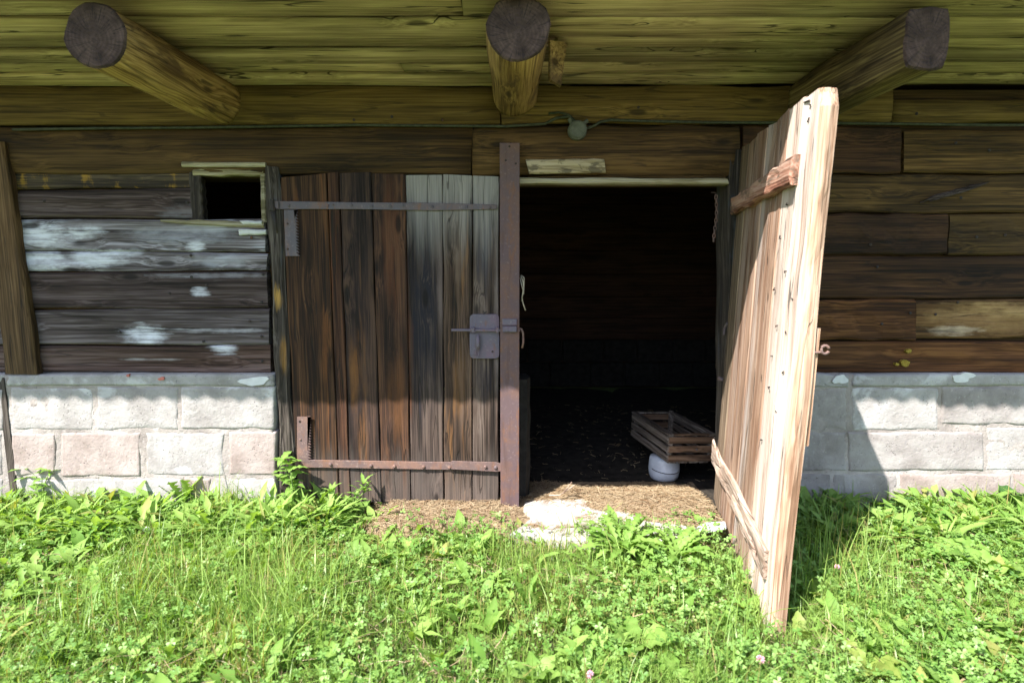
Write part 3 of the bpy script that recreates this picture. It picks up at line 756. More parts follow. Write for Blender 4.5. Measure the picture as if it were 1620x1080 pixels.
plank('patch_board', barn, 'patch_board', W(835, 252, -0.036), W(955, 251, -0.036), W(834, 275, -0.036), W(959, 273, -0.036), 0.02, n=8, seed=90, jit=0.003, endjit=0.012)
plank('doorway_trim', barn, 'thin_board', W(822, 281, -0.03), W(1152, 282, -0.03), W(822, 290, -0.03), W(1152, 291, -0.03), 0.10, n=12, seed=91, jit=0.003)
plank('lintel_splinter', barn, 'lintel', W(835, 279, -0.024), W(1150, 277, -0.024), W(835, 280, -0.024), W(1150, 282, -0.024), 0.03, n=12, seed=92, jit=0.002)

# ------------------------------------------------------------------ eave: joists, soffit boards, roof
def log(name, parent, mat, p0, p1, r0, r1, n=10, m=26, seed=0, square=0.0, flat_top=None, narrow=1.0):
    """a trunk from p0 (outer end, sawn) to p1; square pushes the section to a hewn beam"""
    p0, p1 = Vector(p0), Vector(p1)
    vs, fs = [], []
    for i in range(n + 1):
        t = i / n
        c = p0.lerp(p1, t)
        r = r0 + (r1 - r0) * t
        for k in range(m):
            a = 6.283185 * k / m + 0.12
            ca, sa = math.cos(a), math.sin(a)
            q = (1 - square) + square / max(abs(ca), abs(sa)) * 0.92
            q *= 1 + 0.08 * mnoise.noise(Vector((ca * 1.3, sa * 1.3, t * 2.0 + seed))) + 0.03 * mnoise.noise(Vector((ca * 4, sa * 4, t * 1.6 + seed)))
            x, z = c.x + r * q * ca * narrow, c.z + r * q * sa
            if flat_top is not None: z = min(z, flat_top - 0.075 * c.y)
            y = c.y + (0.008 * mnoise.noise(Vector((ca * 2, sa * 2, seed + 9.0))) if i == 0 else 0.0)
            vs.append((x, y, z))
    for i in range(n):
        for k in range(m):
            k2 = (k + 1) % m
            fs.append((i*m+k, (i+1)*m+k, (i+1)*m+k2, i*m+k2))
    fs.append(tuple(n*m + k for k in range(m)))
    o = MB().add(vs, fs).build(name, mat, parent, smooth=True)
    mb = MB()
    ring = [Vector(v) for v in vs[:m]]
    cc = sum(ring, Vector()) / m
    ins = [cc.lerp(v, 0.94) + Vector((0, -0.009, 0)) for v in ring]
    mb.add(ring + ins + [cc + Vector((0, -0.011, 0))], [(k, (k+1) % m, m+(k+1) % m, m+k) for k in range(m)] + [(m+k, m+(k+1) % m, 2*m) for k in range(m)])
    mb.build('end_grain', 'endgrain', o)
    return o
JY = -0.93
def jz(px, py): return W(px, py, JY)
e = jz(152, 56)
log('joist', barn, 'joist', (e.x, JY, e.z - 0.002), (e.x + 0.03, 0.05, e.z - 0.01), 0.122, 0.122, seed=1, flat_top=SOFFIT_Z - 0.002)
e = jz(820, 45)
log('joist', barn, 'joist', (e.x, JY, e.z), (e.x - 0.01, 0.05, e.z - 0.005), 0.124, 0.116, seed=2, flat_top=SOFFIT_Z - 0.002)
e = jz(1460, 64)
log('joist', barn, 'joist_dark', (e.x, JY - 0.02, e.z), (e.x - 0.02, 0.05, e.z - 0.01), 0.122, 0.122, seed=3, square=0.75, narrow=0.76, flat_top=SOFFIT_Z - 0.002)
# short off-cut nailed to the right flank of the middle joist
a = W(866, 60, -0.75); b = W(892, 55, -0.75)
plank('joist_cleat', barn, 'joist', (a.x + 0.02, -0.62, 2.36), (a.x + 0.02, -0.62, 2.20), (a.x + 0.10, -0.55, 2.37), (a.x + 0.075, -0.55, 2.19), 0.03, n=5, seed=95, front=(0.2, -1, 0))

sof = MB().add([(x_, y_, SOFFIT_Z + dz_ - 0.075 * min(y_, 0)) for dz_ in (0.062, 0.085) for (x_, y_) in ((X_L, -1.09), (X_R, -1.09), (X_R, 0.0), (X_L, 0.0))], [(0,1,2,3), (7,6,5,4), (0,4,5,1), (1,5,6,2), (2,6,7,3), (3,7,4,0)]).build('soffit', 'lintel', barn)
yb = [0.0, -0.13, -0.29, -0.42, -0.55, -0.72, -0.90, -1.10]
for i in range(7):
    joint = [X_L, [0.10, -0.55, 0.14, 0.2, 0.12, -0.2, 0.13][i], X_R]
    for j in range(2):
        step = (0.0, 0.018, 0.002, 0.020, 0.004, 0.022, -0.004)[i] + (0.006 if (i + j) % 2 else 0.0)
        y0, y1 = yb[i] - 0.004, yb[i + 1] + 0.004
        z = SOFFIT_Z + step - 0.075 * y0
        dz_ = -0.075 * (y1 - y0)
        x0, x1 = joint[j] + 0.002, joint[j + 1] - 0.002
        tilt = (0.006 if (i + j) % 2 else -0.004)
        plank('soffit_board', sof, 'soffit', (x0, y0, z), (x1, y0, z - 0.003), (x0, y1, z + dz_ + tilt), (x1, y1, z + dz_ + tilt + 0.003), 0.034, n=28,
              jit=0.010 if i < 6 else 0.016, seed=200 + i * 2 + j, front=(0, 0, -1), chamfer=0.007, bulge=0.006, rounded=0.045 if i == 6 else 0.004)

# roof sheets: corrugated, the eave edge a little beyond the boards
ROOF_E, ROOF_Z, SLOPE = 1.275, 2.588, math.tan(R(22))
deck = MB().add([(X_L, -1.19, ROOF_Z - 0.03), (X_R, -1.19, ROOF_Z - 0.03), (X_R, 4.0, ROOF_Z - 0.03 + 5.1 * SLOPE), (X_L, 4.0, ROOF_Z - 0.03 + 5.1 * SLOPE),
                 (X_L, -1.19, ROOF_Z - 0.055), (X_R, -1.19, ROOF_Z - 0.055), (X_R, 4.0, ROOF_Z - 0.055 + 5.1 * SLOPE), (X_L, 4.0, ROOF_Z - 0.055 + 5.1 * SLOPE)],
                [(0,1,2,3), (7,6,5,4), (0,4,5,1), (1,5,6,2), (2,6,7,3), (3,7,4,0)]).build('roof_deck', 'lintel', barn)
MB().box((X_L, -1.09, SOFFIT_Z + 0.17), (X_R, -1.065, ROOF_Z - 0.02)).build('fascia_board', 'lintel', barn)
sx = W(1485, 630, FY).x - SUN_A * ROOF_E
edges = [X_L - 0.1, -4.4, -3.6, -2.75, -1.85, -0.95, -0.05, sx - 0.8, sx, sx + 0.95, X_R + 0.1]
for q in range(len(edges) - 1):
    x0, x1 = edges[q], edges[q + 1]
    E = ROOF_E + (0.030 if q >= 8 else 0.0) + (0.004, -0.003, 0.0, 0.005, -0.002, 0.002, 0.0, 0.006, 0.0, 0.003)[q]
    n = max(8, int((x1 - x0) / 0.0145))
    vs = []
    for (yy) in (-E, 4.0):
        zc = ROOF_Z + 0.03 + (yy + E) * SLOPE
        for i in range(n + 1):
            x = x0 + (x1 - x0) * i / n
            zz = zc + 0.011 * math.sin(x * 2 * math.pi / 0.125) + 0.002 * q * 0
            vs += [(x, yy, zz), (x, yy, zz + 0.007)]
    r = 2 * (n + 1); fs = []
    for i in range(n):
        fs += [(2*i, 2*i+2, r+2*i+2, r+2*i), (2*i+1, r+2*i+1, r+2*i+3, 2*i+3), (2*i, 2*i+1, 2*i+3, 2*i+2)]
    fs += [(0, r, r+1, 1), (2*n, 2*n+1, r+2*n+1, r+2*n)]
    MB().add(vs, fs).build('roof_sheet', 'roof', deck)

# ------------------------------------------------------------------ inside of the barn
YB = 3.6
mb = MB()
mb.box((X_L, YB, -0.2), (X_R, YB + 0.1, SOFFIT_Z + 0.04))
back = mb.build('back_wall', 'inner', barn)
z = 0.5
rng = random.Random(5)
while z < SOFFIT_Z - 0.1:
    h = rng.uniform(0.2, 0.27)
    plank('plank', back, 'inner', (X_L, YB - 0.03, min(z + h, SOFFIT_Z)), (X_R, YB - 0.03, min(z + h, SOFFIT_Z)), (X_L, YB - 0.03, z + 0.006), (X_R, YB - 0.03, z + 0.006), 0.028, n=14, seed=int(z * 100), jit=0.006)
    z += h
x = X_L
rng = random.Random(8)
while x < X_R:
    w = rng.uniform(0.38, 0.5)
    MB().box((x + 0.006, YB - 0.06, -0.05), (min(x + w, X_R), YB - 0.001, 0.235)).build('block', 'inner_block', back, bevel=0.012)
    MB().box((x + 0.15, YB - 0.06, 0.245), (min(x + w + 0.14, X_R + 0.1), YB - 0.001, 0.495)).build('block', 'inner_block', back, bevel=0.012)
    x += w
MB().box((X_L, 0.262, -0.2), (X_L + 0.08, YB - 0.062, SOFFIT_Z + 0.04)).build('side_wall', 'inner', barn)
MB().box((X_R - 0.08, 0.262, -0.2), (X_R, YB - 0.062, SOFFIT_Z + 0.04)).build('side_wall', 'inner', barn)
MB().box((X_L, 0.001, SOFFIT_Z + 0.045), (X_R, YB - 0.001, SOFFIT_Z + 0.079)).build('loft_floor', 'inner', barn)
# rough stub wall behind the steel post
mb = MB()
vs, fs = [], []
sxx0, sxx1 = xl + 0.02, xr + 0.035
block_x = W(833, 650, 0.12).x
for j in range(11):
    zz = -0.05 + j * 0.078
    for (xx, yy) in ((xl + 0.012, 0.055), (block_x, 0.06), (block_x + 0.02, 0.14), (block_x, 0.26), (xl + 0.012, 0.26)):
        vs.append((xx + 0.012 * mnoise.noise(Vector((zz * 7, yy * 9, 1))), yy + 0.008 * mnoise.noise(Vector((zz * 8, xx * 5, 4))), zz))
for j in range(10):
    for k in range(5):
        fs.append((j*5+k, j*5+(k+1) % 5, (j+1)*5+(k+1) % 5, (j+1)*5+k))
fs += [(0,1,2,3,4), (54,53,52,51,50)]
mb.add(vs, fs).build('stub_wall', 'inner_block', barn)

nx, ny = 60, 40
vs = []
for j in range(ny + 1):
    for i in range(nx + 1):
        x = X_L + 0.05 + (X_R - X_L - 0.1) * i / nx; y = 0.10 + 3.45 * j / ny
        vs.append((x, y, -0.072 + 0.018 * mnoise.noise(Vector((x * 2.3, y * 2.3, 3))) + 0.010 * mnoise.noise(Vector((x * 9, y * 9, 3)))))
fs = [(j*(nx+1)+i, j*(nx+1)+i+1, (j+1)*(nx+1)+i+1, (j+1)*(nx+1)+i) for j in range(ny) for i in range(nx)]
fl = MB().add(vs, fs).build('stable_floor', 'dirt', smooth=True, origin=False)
tag(fl, 'dark trodden earth floor inside the barn doorway', 'floor', kind='structure')

# ------------------------------------------------------------------ closed left door
ld = empty('closed_door', (W(630, 795).x, -0.02, W(630, 795, -0.02).z))
tag(ld, 'closed dark plank door with iron straps left of the steel post', 'door', 'barn doors')
LY = -0.022
def child(o, par):
    """keep a world-built object in place under its parent"""
    bpy.context.view_layer.update()
    o.parent = par
    o.matrix_parent_inverse = par.matrix_world.inverted()
    return o
def lchild(o, par=None):
    o.parent = par or ld
    o.location = o.location - (par.location if par else ld.location)
    return o
tops = [443, 517, 536, 587, 641, 700, 747.5, 790]
bots = [471, 537, 555, 604, 650, 702.5, 747, 789]
topy = [282, 275, 273, 274, 277, 277, 278, 280]
ms = ['ld0', 'ld1', 'ld2', 'ld3', 'ld4', 'ld5', 'ld6']
for i in range(7):
    y_off = LY - (0.0, 0.004, 0.001, 0.005, 0.0, 0.003, 0.001)[i]
    bt = (786, 791, 793, 794, 796, 797, 796)[i]
    o = plank('plank', None, ms[i], W(bots[i] + 0.8, bt, y_off), W(tops[i] + 0.8, topy[i], y_off), W(bots[i + 1] - 0.8, bt + 1, y_off), W(tops[i + 1] - 0.8, topy[i + 1] - (1 if i else 0), y_off),
              0.032, n=18, seed=300 + i, jit=0.0022, chamfer=0.004, bulge=0.003, endjit=0.004)
    lchild(o)
for zz in (0.42, 1.55):
    lchild(MB().box((W(478, 540).x, LY + 0.036, zz), (W(785, 540).x, LY + 0.07, zz + 0.13)).build('ledger', 'ld2'))
# straps
def strap(pts_top, pts_bot, y0, mat, name='strap'):
    mb = MB()
    out = [(p.x, p.z) for p in (W(x, y, y0) for x, y in pts_top)] + [(p.x, p.z) for p in (W(x, y, y0) for x, y in reversed(pts_bot))]
    mb.prism(out, y0, y0 + 0.007)
    return lchild(mb.build(name, mat, bevel=0.0015))
SY = LY - 0.016
st = strap([(432, 318), (560, 320), (690, 321), (786, 324)], [(432, 331), (560, 331), (690, 333), (786, 331)], SY, 'iron')
for px, py in ((457, 325), (518, 325), (527, 324), (556, 325), (588, 326), (618, 326), (637, 325), (684, 327), (738, 327), (775, 328)):
    q = stud(MB(), W(px, py, SY), 0.0085 if px != 527 else 0.005, 0.006).build('rivet', 'iron' if px not in (518,) else 'iron_rust'); lchild(q, None); 
    q.parent = ld
# comb plate: saw blade used as hinge plate
def comb(x0, x1, y0, y1, lean, mat, teeth=15):
    out = []
    pl0, pl1 = W(x0, y0, SY - 0.001), W(x1, y0, SY - 0.001)
    bl0, bl1 = W(x0 + lean, y1, SY - 0.001), W(x1 + lean, y1, SY - 0.001)
    out.append((pl0.x, pl0.z)); out.append((pl1.x, pl1.z))
    for k in range(teeth):
        t = (k + 0.35) / teeth; t2 = (k + 0.9) / teeth
        a = pl1.lerp(bl1, t); b = pl1.lerp(bl1, t2)
        out += [(a.x - 0.020, a.z + 0.008), (b.x, b.z)]
    out += [(bl1.x, bl1.z), (bl0.x, bl0.z)]
    mb = MB(); mb.prism(out, SY - 0.001, SY + 0.005)
    return lchild(mb.build('toothed_plate', mat))
comb(449, 471, 332, 405, 3, 'iron')
comb(470, 492, 659, 730, 0, 'iron_rust', 16)
for px, py, mt in ((455, 354, 'black_iron'), (455, 394, 'black_iron'), (474, 666, 'black_iron'), (475, 695, 'iron_rust')):
    lchild(stud(MB(), W(px, py, SY - 0.002), 0.006, 0.004).build('rivet', mt))
strap([(474, 727), (600, 729), (716, 731)], [(474, 739), (600, 741), (716, 743)], SY, 'iron_rust')
o = strap([(714, 729), (785, 731), (793, 733), (797, 738)], [(714, 742), (785, 746), (793, 745), (797, 741)], SY - 0.008, 'iron_rust')
for px, py in ((523, 734), (587, 736), (624, 737), (670, 738), (711, 739), (768, 738), (784, 739)):
    lchild(stud(MB(), W(px, py, SY if px < 714 else SY - 0.008), 0.010, 0.010).build('bolt', 'iron_rust' if px < 780 else 'iron'))
# pintle hinge at the top of the jamb
c = W(431, 330, -0.055)
mb = MB().tube([c + Vector((0, 0, 0.05)), c + Vector((0, 0, -0.015))], 0.012, 10)
mb.tube([c + Vector((0.0, 0.0, 0.005)), c + Vector((0.0, 0.0, -0.012))], 0.018, 10)
lchild(mb.build('hinge_knuckle', 'black_iron', smooth=False))
mb = MB().tube([c + Vector((0.001, 0, -0.016)), c + Vector((0.008, 0.004, -0.07)), c + Vector((0.013, 0.012, -0.13))], 0.012, 8, True, [0.015, 0.010, 0.004])
lchild(mb.build('hinge_pintle', 'black_iron', smooth=True))
lchild(MB().box((c.x - 0.004, -0.051, c.z - 0.002), (W(446, 325).x, -0.039, c.z + 0.040)).build('hinge_eye', 'iron', bevel=0.002))
c2 = W(470, 734, -0.05)
lchild(MB().tube([c2 + Vector((0, 0, 0.025)), c2 + Vector((0, 0, -0.03))], 0.013, 9).build('hinge_knuckle', 'iron_rust'))
# lock plate, bolt, hasp
a, b = W(743, 497, SY - 0.004), W(790, 567, SY - 0.004)
def rrect(x0, z0, x1, z1, r, n=4):
    out = []
    for cx, cz, s in ((x1 - r, z1 - r, 0), (x0 + r, z1 - r, 90), (x0 + r, z0 + r, 180), (x1 - r, z0 + r, 270)):
        for k in range(n + 1):
            t = R(s + 90 * k / n); out.append((cx + r * math.cos(t), cz + r * math.sin(t)))
    return out
mb = MB(); mb.prism(rrect(a.x, b.z, b.x, a.z, 0.022), SY - 0.006, SY + 0.012)
lp = lchild(mb.build('lock_plate', 'lock', bevel=0.0015))
lchild(MB().box((a.x - 0.001, SY - 0.012, b.z + 0.02), (a.x + 0.052, SY - 0.0062, (a.z + b.z) / 2 + 0.02)).build('lock_flap', 'lock', bevel=0.002))
p = W(714, 522, SY - 0.026); p2 = W(823, 521, SY - 0.03)
p2.z = p.z - 0.002
bolt = lchild(MB().tube([p, p.lerp(p2, 0.5), p2], 0.0075, 9).build('sliding_bolt', 'lock', smooth=True))
for px in (749, 787):
    q = W(px, 522, SY - 0.02)
    lchild(MB().box((q.x - 0.010, SY - 0.040, q.z - 0.014), (q.x + 0.010, SY - 0.006, q.z + 0.016)).build('bolt_guide', 'lock', bevel=0.005))
q = W(756, 531, SY - 0.03)
lchild(MB().tube([q, q + Vector((0.0, -0.001, -0.05)), q + Vector((0, 0.004, -0.075))], 0.011, 7, True, [0.010, 0.012, 0.009]).build('bolt_handle', 'lock', smooth=True))
q = W(755, 557, SY - 0.022)
lchild(MB().tube([q + Vector((0.010 * math.cos(t), -0.004, 0.024 * math.sin(t))) for t in np.linspace(0.4, 6.2, 13)], 0.0035, 6).build('handle_eye', 'lock', smooth=True))
q = W(766, 496, SY - 0.012)
lchild(MB().tube([q + Vector((-0.006, 0, 0.014)), q + Vector((0.002, -0.006, 0.006)), q + Vector((-0.004, -0.008, -0.003)), q + Vector((0.014, -0.004, 0.012))], 0.003, 5).build('bent_nail', 'black_iron'))
q = W(779, 556, SY - 0.007)
lchild(stud(MB(), q, 0.006, 0.004).build('keyhole_rivet', 'black_iron'))

# ------------------------------------------------------------------ open right door, swung out towards the viewer
OPEN = 8.0
hx = W(1141, 500, -0.02).x
OD_W, OD_B, OD_T = 1.20, 0.050, 2.012
od = empty('open_door', (hx, -0.03, OD_B))
od.rotation_euler = (0, 0, 0)
tag(od, 'sun-bleached plank door swung wide open on the right', 'door', 'barn doors')
# local frame: x out along the leaf from the hinge, y towards its outer (right) face, z up; lit face looks along -y
xdir = Vector((-math.sin(R(OPEN)), -math.cos(R(OPEN)), 0))
zdir = Vector((0.033, 0, 1)).normalized()
ydir = zdir.cross(xdir).normalized(); xdir = ydir.cross(zdir)
od.matrix_world = Matrix((( xdir.x, ydir.x, zdir.x, hx), (xdir.y, ydir.y, zdir.y, -0.03), (xdir.z, ydir.z, zdir.z, OD_B), (0, 0, 0, 1)))
H = OD_T - OD_B
xe = [0.0, 0.17, 0.33, 0.51, 0.66, 0.82, 1.00, 1.20]
tm = ['od_dark', 'od_tan', 'od_tan', 'od_pink', 'od_tan', 'od_white', 'od_white']
toph = [0.0, -0.01, 0.0, 0.01, 0.0, 0.005, 0.01, -0.005]
both = [0.0, -0.01, -0.02, -0.04, -0.05, -0.06, -0.072, -0.082]
TH = 0.05
for i in range(7):
    yo = (0.0, 0.003, -0.002, 0.002, 0.0, 0.002, -0.003)[i]
    last = i == 6
    if not last:
        plank('plank', od, tm[i], (xe[i] + 0.002, yo, both[i]), (xe[i] + 0.002, yo, H + toph[i]), (xe[i+1] - 0.002, yo, both[i+1] - 0.004), (xe[i+1] - 0.002, yo, H + toph[i+1]),
              TH, n=16, seed=400 + i, jit=0.002, front=(0, -1, 0), chamfer=0.004, bulge=0.002, endjit=0.01)
    else:
        # outermost plank: rounded top corner, waney sawn edge
        rg = random.Random(77)
        wv = wave(rg, 0.010, 3, 0.5, 2.5)
        x0 = xe[6] + 0.002
        outl, outr = [], []
        nseg = 30
        for k in range(nseg + 1):
            t = k / nseg
            zz = -0.082 + (H - 0.005 + 0.082) * t
            xr_ = 1.195 + wv(t) + 0.012 * math.sin(math.pi * t)
            outr.append((xr_, zz))
            outl.append((x0 + 0.001 * math.sin(9 * t), zz))
        # rounded corner
        for k in range(nseg + 1):
            zz = outr[k][1]; d = zz - (H - 0.005 - 0.03)
            if d > 0:
                outr[k] = (outr[k][0] - 0.03 + math.sqrt(max(0.0, 0.03 ** 2 - d ** 2)) * 1.0, zz)
        vs, fs = [], []
        for k in range(nseg + 1):
            z_ = outl[k][1]
            f = yo + 0.002 * math.sin(k * 0.9)
            bg_ = 0.004 * mnoise.noise(Vector((k * 0.7, 2.0, 1.0)))
            vs += [(outl[k][0], f, z_), (outr[k][0] - 0.010 - bg_, f - 0.001, z_), (outr[k][0], f + 0.010, z_), (outr[k][0] + 0.004 + bg_, f + TH * 0.6, z_), (outr[k][0] - 0.006, yo + TH + 0.012, z_), (outl[k][0], yo + TH, z_)]
        for k in range(nseg):
            for q in range(6):
                q2 = (q + 1) % 6
                fs.append((k*6+q, k*6+q2, (k+1)*6+q2, (k+1)*6+q))
        fs += [(5,4,3,2,1,0), tuple(nseg*6 + q for q in range(6))]
        op = MB().add(vs, fs).build('plank', 'od_white', od)
        op.data.materials.append(MT['od_edge'])
        for pl in op.data.polygons:
            if abs(pl.normal.x) > 0.35 and pl.center.x > 0: pl.material_index = 1
        op['label'] = 'bleached outermost plank with rounded top and sawn edge'

def dplank(name, mat, p0, p1, h0, h1, y0, thick, seed, **k):
    """a board lying along the leaf's inner face from p0 to p1 (x, z of its centre line)"""
    return plank(name, od, mat, (p0[0], y0, p0[1] + h0 / 2), (p1[0], y0, p1[1] + h1 / 2), (p0[0], y0, p0[1] - h0 / 2), (p1[0], y0, p1[1] - h1 / 2), thick, seed=seed, **k)
dplank('batten', 'batten_red', (0.03, 1.655), (1.04, 1.70), 0.085, 0.105, -0.038, 0.036, 501, n=16, jit=0.006, endjit=0.02, chamfer=0.008, bulge=0.005)
dplank('brace', 'brace', (0.0, 0.25), (1.10, 0.17), 0.12, 0.12, -0.022, 0.020, 503, n=18, jit=0.010, endjit=0.02, chamfer=0.010, bulge=0.008)
dplank('brace_splinter', 'brace', (0.0, 0.29), (0.22, 0.27), 0.12, 0.03, -0.032, 0.010, 504, n=6, jit=0.006, endjit=0.01)
dplank('brace_splinter', 'brace', (0.55, 0.20), (1.0, 0.15), 0.05, 0.03, -0.030, 0.009, 505, n=10, jit=0.008, endjit=0.02)
# nails hammered through and bent over
rg = random.Random(4)
for (xx, zz) in ((0.93, 1.10), (1.06, 1.09), (0.90, 0.97), (1.07, 0.93), (0.90, 0.84), (1.03, 0.77), (0.98, 1.32), (0.87, 1.45), (0.85, 1.24), (1.10, 1.22), (0.92, 1.58), (1.09, 1.86), (1.09, 1.92), (0.86, 0.60)):
    a = Vector((xx, -0.001, zz)); dx, dz = rg.uniform(0.006, 0.022), rg.uniform(-0.008, 0.014)
    MB().tube([a + Vector((0, 0.004, 0)), a + Vector((0.001, -0.005, 0)), a + Vector((dx, -0.006, dz))], 0.0028, 5).build('bent_nail', 'black_iron', od)
MB().tube([(1.02, -0.003, 1.945), (1.09, -0.006, 1.935)], 0.003, 5).build('bent_nail', 'black_iron', od)
# hook and eye on the outer edge, hinge straps on the outer face
ctr = Vector((1.20, TH + 0.045, 1.045))
MB().tube([ctr + Vector((0, 0.013 * math.cos(t), 0.015 * math.sin(t))) for t in np.linspace(0.3, 6.0, 16)], 0.0055, 6).build('latch_ring', 'iron_rust', od, smooth=True)
MB().tube([(1.20, TH - 0.01, 1.03), (1.20, TH + 0.03, 1.035)], 0.005, 6).build('latch_shank', 'iron_rust', od)
MB().tube([Vector((1.15, TH + 0.012, 0.80)) + Vector((0, 0.014 * math.cos(t), 0.016 * math.sin(t))) for t in np.linspace(0, 6.28, 14)], 0.005, 6).build('ring', 'black_iron', od)
MB().box((0.9, TH + 0.016, 0.68), (1.19, TH + 0.026, 1.12)).build('outer_plate', 'od_edge', od)
for zz in (0.20, 1.66):
    MB().box((0.0, TH + 0.002, zz), (0.95, TH + 0.010, zz + 0.045)).build('strap', 'iron_rust', od)
    MB().tube([(-0.006, TH + 0.006, zz - 0.012), (-0.006, TH + 0.006, zz + 0.058)], 0.012, 9).build('hinge_knuckle', 'iron_rust', od)
# bolt head on the hinge-side edge
MB().tube([(0.015, -0.001, 0.70), (-0.012, -0.018, 0.70), (-0.02, -0.02, 0.70)], 0.014, 8, True, [0.010, 0.014, 0.006]).build('edge_bolt', 'iron', od)
MB().tube([(0.012, -0.004, 1.02), (-0.012, -0.012, 0.99), (-0.012, -0.012, 0.95)], 0.007, 6).build('edge_bolt', 'iron', od)

# ------------------------------------------------------------------ chain hanging by the hinge
c0 = W(1133, 308, -0.06)
ch = empty('hanging_chain', c0)
tag(ch, 'thin dark chain hanging from the top of the open doorway', 'chain')
for k in range(12):
    mb = MB()
    ax = (k % 2)
    pts = [Vector(((0 if ax else 0.007 * math.cos(t)), (0.007 * math.cos(t) if ax else 0), 0.013 * math.sin(t))) for t in np.linspace(0, 2 * math.pi, 11)]
    off = Vector((0.010 * math.sin(k * 0.35) * 0.6, 0, -0.013 - k * 0.0205))
    o = mb.tube([p + off for p in pts], 0.0026, 5, False).build('link', 'iron_rust', None, smooth=True)
    o.parent = ch
MB().tube([(0.0, 0.08, 0.02), (0.0, 0.02, 0.012), (0, -0.004, 0.004), (0, 0.0, -0.004)], 0.004, 5).build('hook', 'black_iron', ch)

# ------------------------------------------------------------------ cable and junction box under the eave
pc = [(20, 205), (160, 203), (300, 202), (430, 200), (560, 198), (690, 199), (800, 200), (862, 196), (880, 187), (900, 184), (908, 192)]
mb = MB().tube([W(x, y, -0.030 - 0.004 * math.sin(x * 0.05)) for x, y in pc], 0.0075, 6)
mb.tube([W(x, y, -0.030) for x, y in ((868, 180), (884, 178), (900, 182), (912, 194))], 0.006, 6)
mb.tube([W(x, y, -0.030 - 0.003 * math.sin(x * 0.07)) for x, y in ((922, 205), (938, 200), (950, 193), (965, 190), (1040, 192), (1120, 194), (1180, 194), (1300, 195), (1420, 196), (1560, 198), (1700, 198))], 0.0075, 6)
tag(mb.build('cable', 'cable', smooth=True), 'dark cable running along the log seam under the eave', 'cable')
c = W(913, 207, -0.02)
jb = empty('junction_box', c)
tag(jb, 'small round junction box on the log above the open doorway', 'junction box')
MB().tube([(0, 0.006, 0), (0, -0.028, 0), (0, -0.032, 0)], 0.05, 20, True, [0.052, 0.050, 0.046]).build('housing', 'box_plastic', jb)
MB().tube([(0, -0.033, 0), (0, -0.040, 0), (0, -0.043, 0)], 0.04, 20, True, [0.044, 0.043, 0.036]).build('lid', 'box_plastic', jb)
MB().tube([(0.03, -0.01, 0.035), (0.055, -0.012, 0.05)], 0.011, 8).build('gland', 'box_plastic', jb)
MB().tube([(-0.03, -0.01, 0.035), (-0.045, -0.012, 0.06)], 0.011, 8).build('gland', 'box_plastic', jb)

# twine on the steel post
q = W(824, 445, -0.02)
mb = MB()
rg = random.Random(3)
mb.tube([q + Vector(p) for p in ((0, 0, 0.03), (0.012, -0.01, 0.0), (0.016, -0.01, -0.04), (0.006, -0.01, -0.09), (0.012, -0.012, -0.12), (0.026, -0.012, -0.16))], 0.0035, 5)
mb.tube([q + Vector(p) for p in ((-0.004, 0, 0.02), (0.004, -0.012, -0.02), (0.012, -0.012, -0.05), (0.004, -0.012, -0.11))], 0.003, 5)
mb.tube([q + Vector(p) for p in ((0.002, 0, 0.035), (0.018, -0.01, 0.02), (0.016, -0.01, -0.07))], 0.0025, 5)
tag(mb.build('twine', 'twine', smooth=True), 'frayed pale twine caught on the edge of the steel post', 'twine')

# ------------------------------------------------------------------ doorstep, straw, white chip
def slab_z(x, y):
    return 0.014 - 0.20 * max(0.0, y - 0.02) + 0.004 * mnoise.noise(Vector((x * 5, y * 5, 2)))
ds_out = [G(808, 836, 0.03), G(840, 806, 0.05), G(828, 796, 0.05), (0.06, 0.16, 0), (0.55, 0.20, 0), (1.10, 0.16, 0), (1.16, -0.05, 0), G(1110, 842, 0.03), G(1000, 852, 0.03), G(930, 848, 0.03), G(870, 845, 0.03)]
n = len(ds_out)
pts = []
for i in range(n):
    a, b = Vector(ds_out[i]), Vector(ds_out[(i + 1) % n])
    for t in (0, 0.33, 0.66):
        p = a.lerp(b, t); p = p + Vector((0.012 * mnoise.noise(p * 9), 0.012 * mnoise.noise(p * 9 + Vector((5, 0, 0))), 0)); pts.append(p)
m_ = len(pts)
cx = sum((p.x for p in pts)) / m_; cy = sum((p.y for p in pts)) / m_
vs, fs = [], []
for s, dz in ((1.0, -0.10), (1.0, -0.012), (0.96, 0.0), (0.6, 0.0), (0.3, 0.0)):
    for p in pts:
        x, y = cx + (p.x - cx) * s, cy + (p.y - cy) * s
        vs.append((x, y, slab_z(x, y) + dz))
vs.append((cx, cy, slab_z(cx, cy)))
for r_ in range(4):
    for k in range(m_):
        fs.append((r_*m_+k, r_*m_+(k+1) % m_, (r_+1)*m_+(k+1) % m_, (r_+1)*m_+k))
fs += [(4*m_+k, 4*m_+(k+1) % m_, 5*m_) for k in range(m_)]
ds = MB().add(vs, fs).build('doorstep', 'slab')
tag(ds, 'pale worn concrete doorstep in the open doorway', 'doorstep')

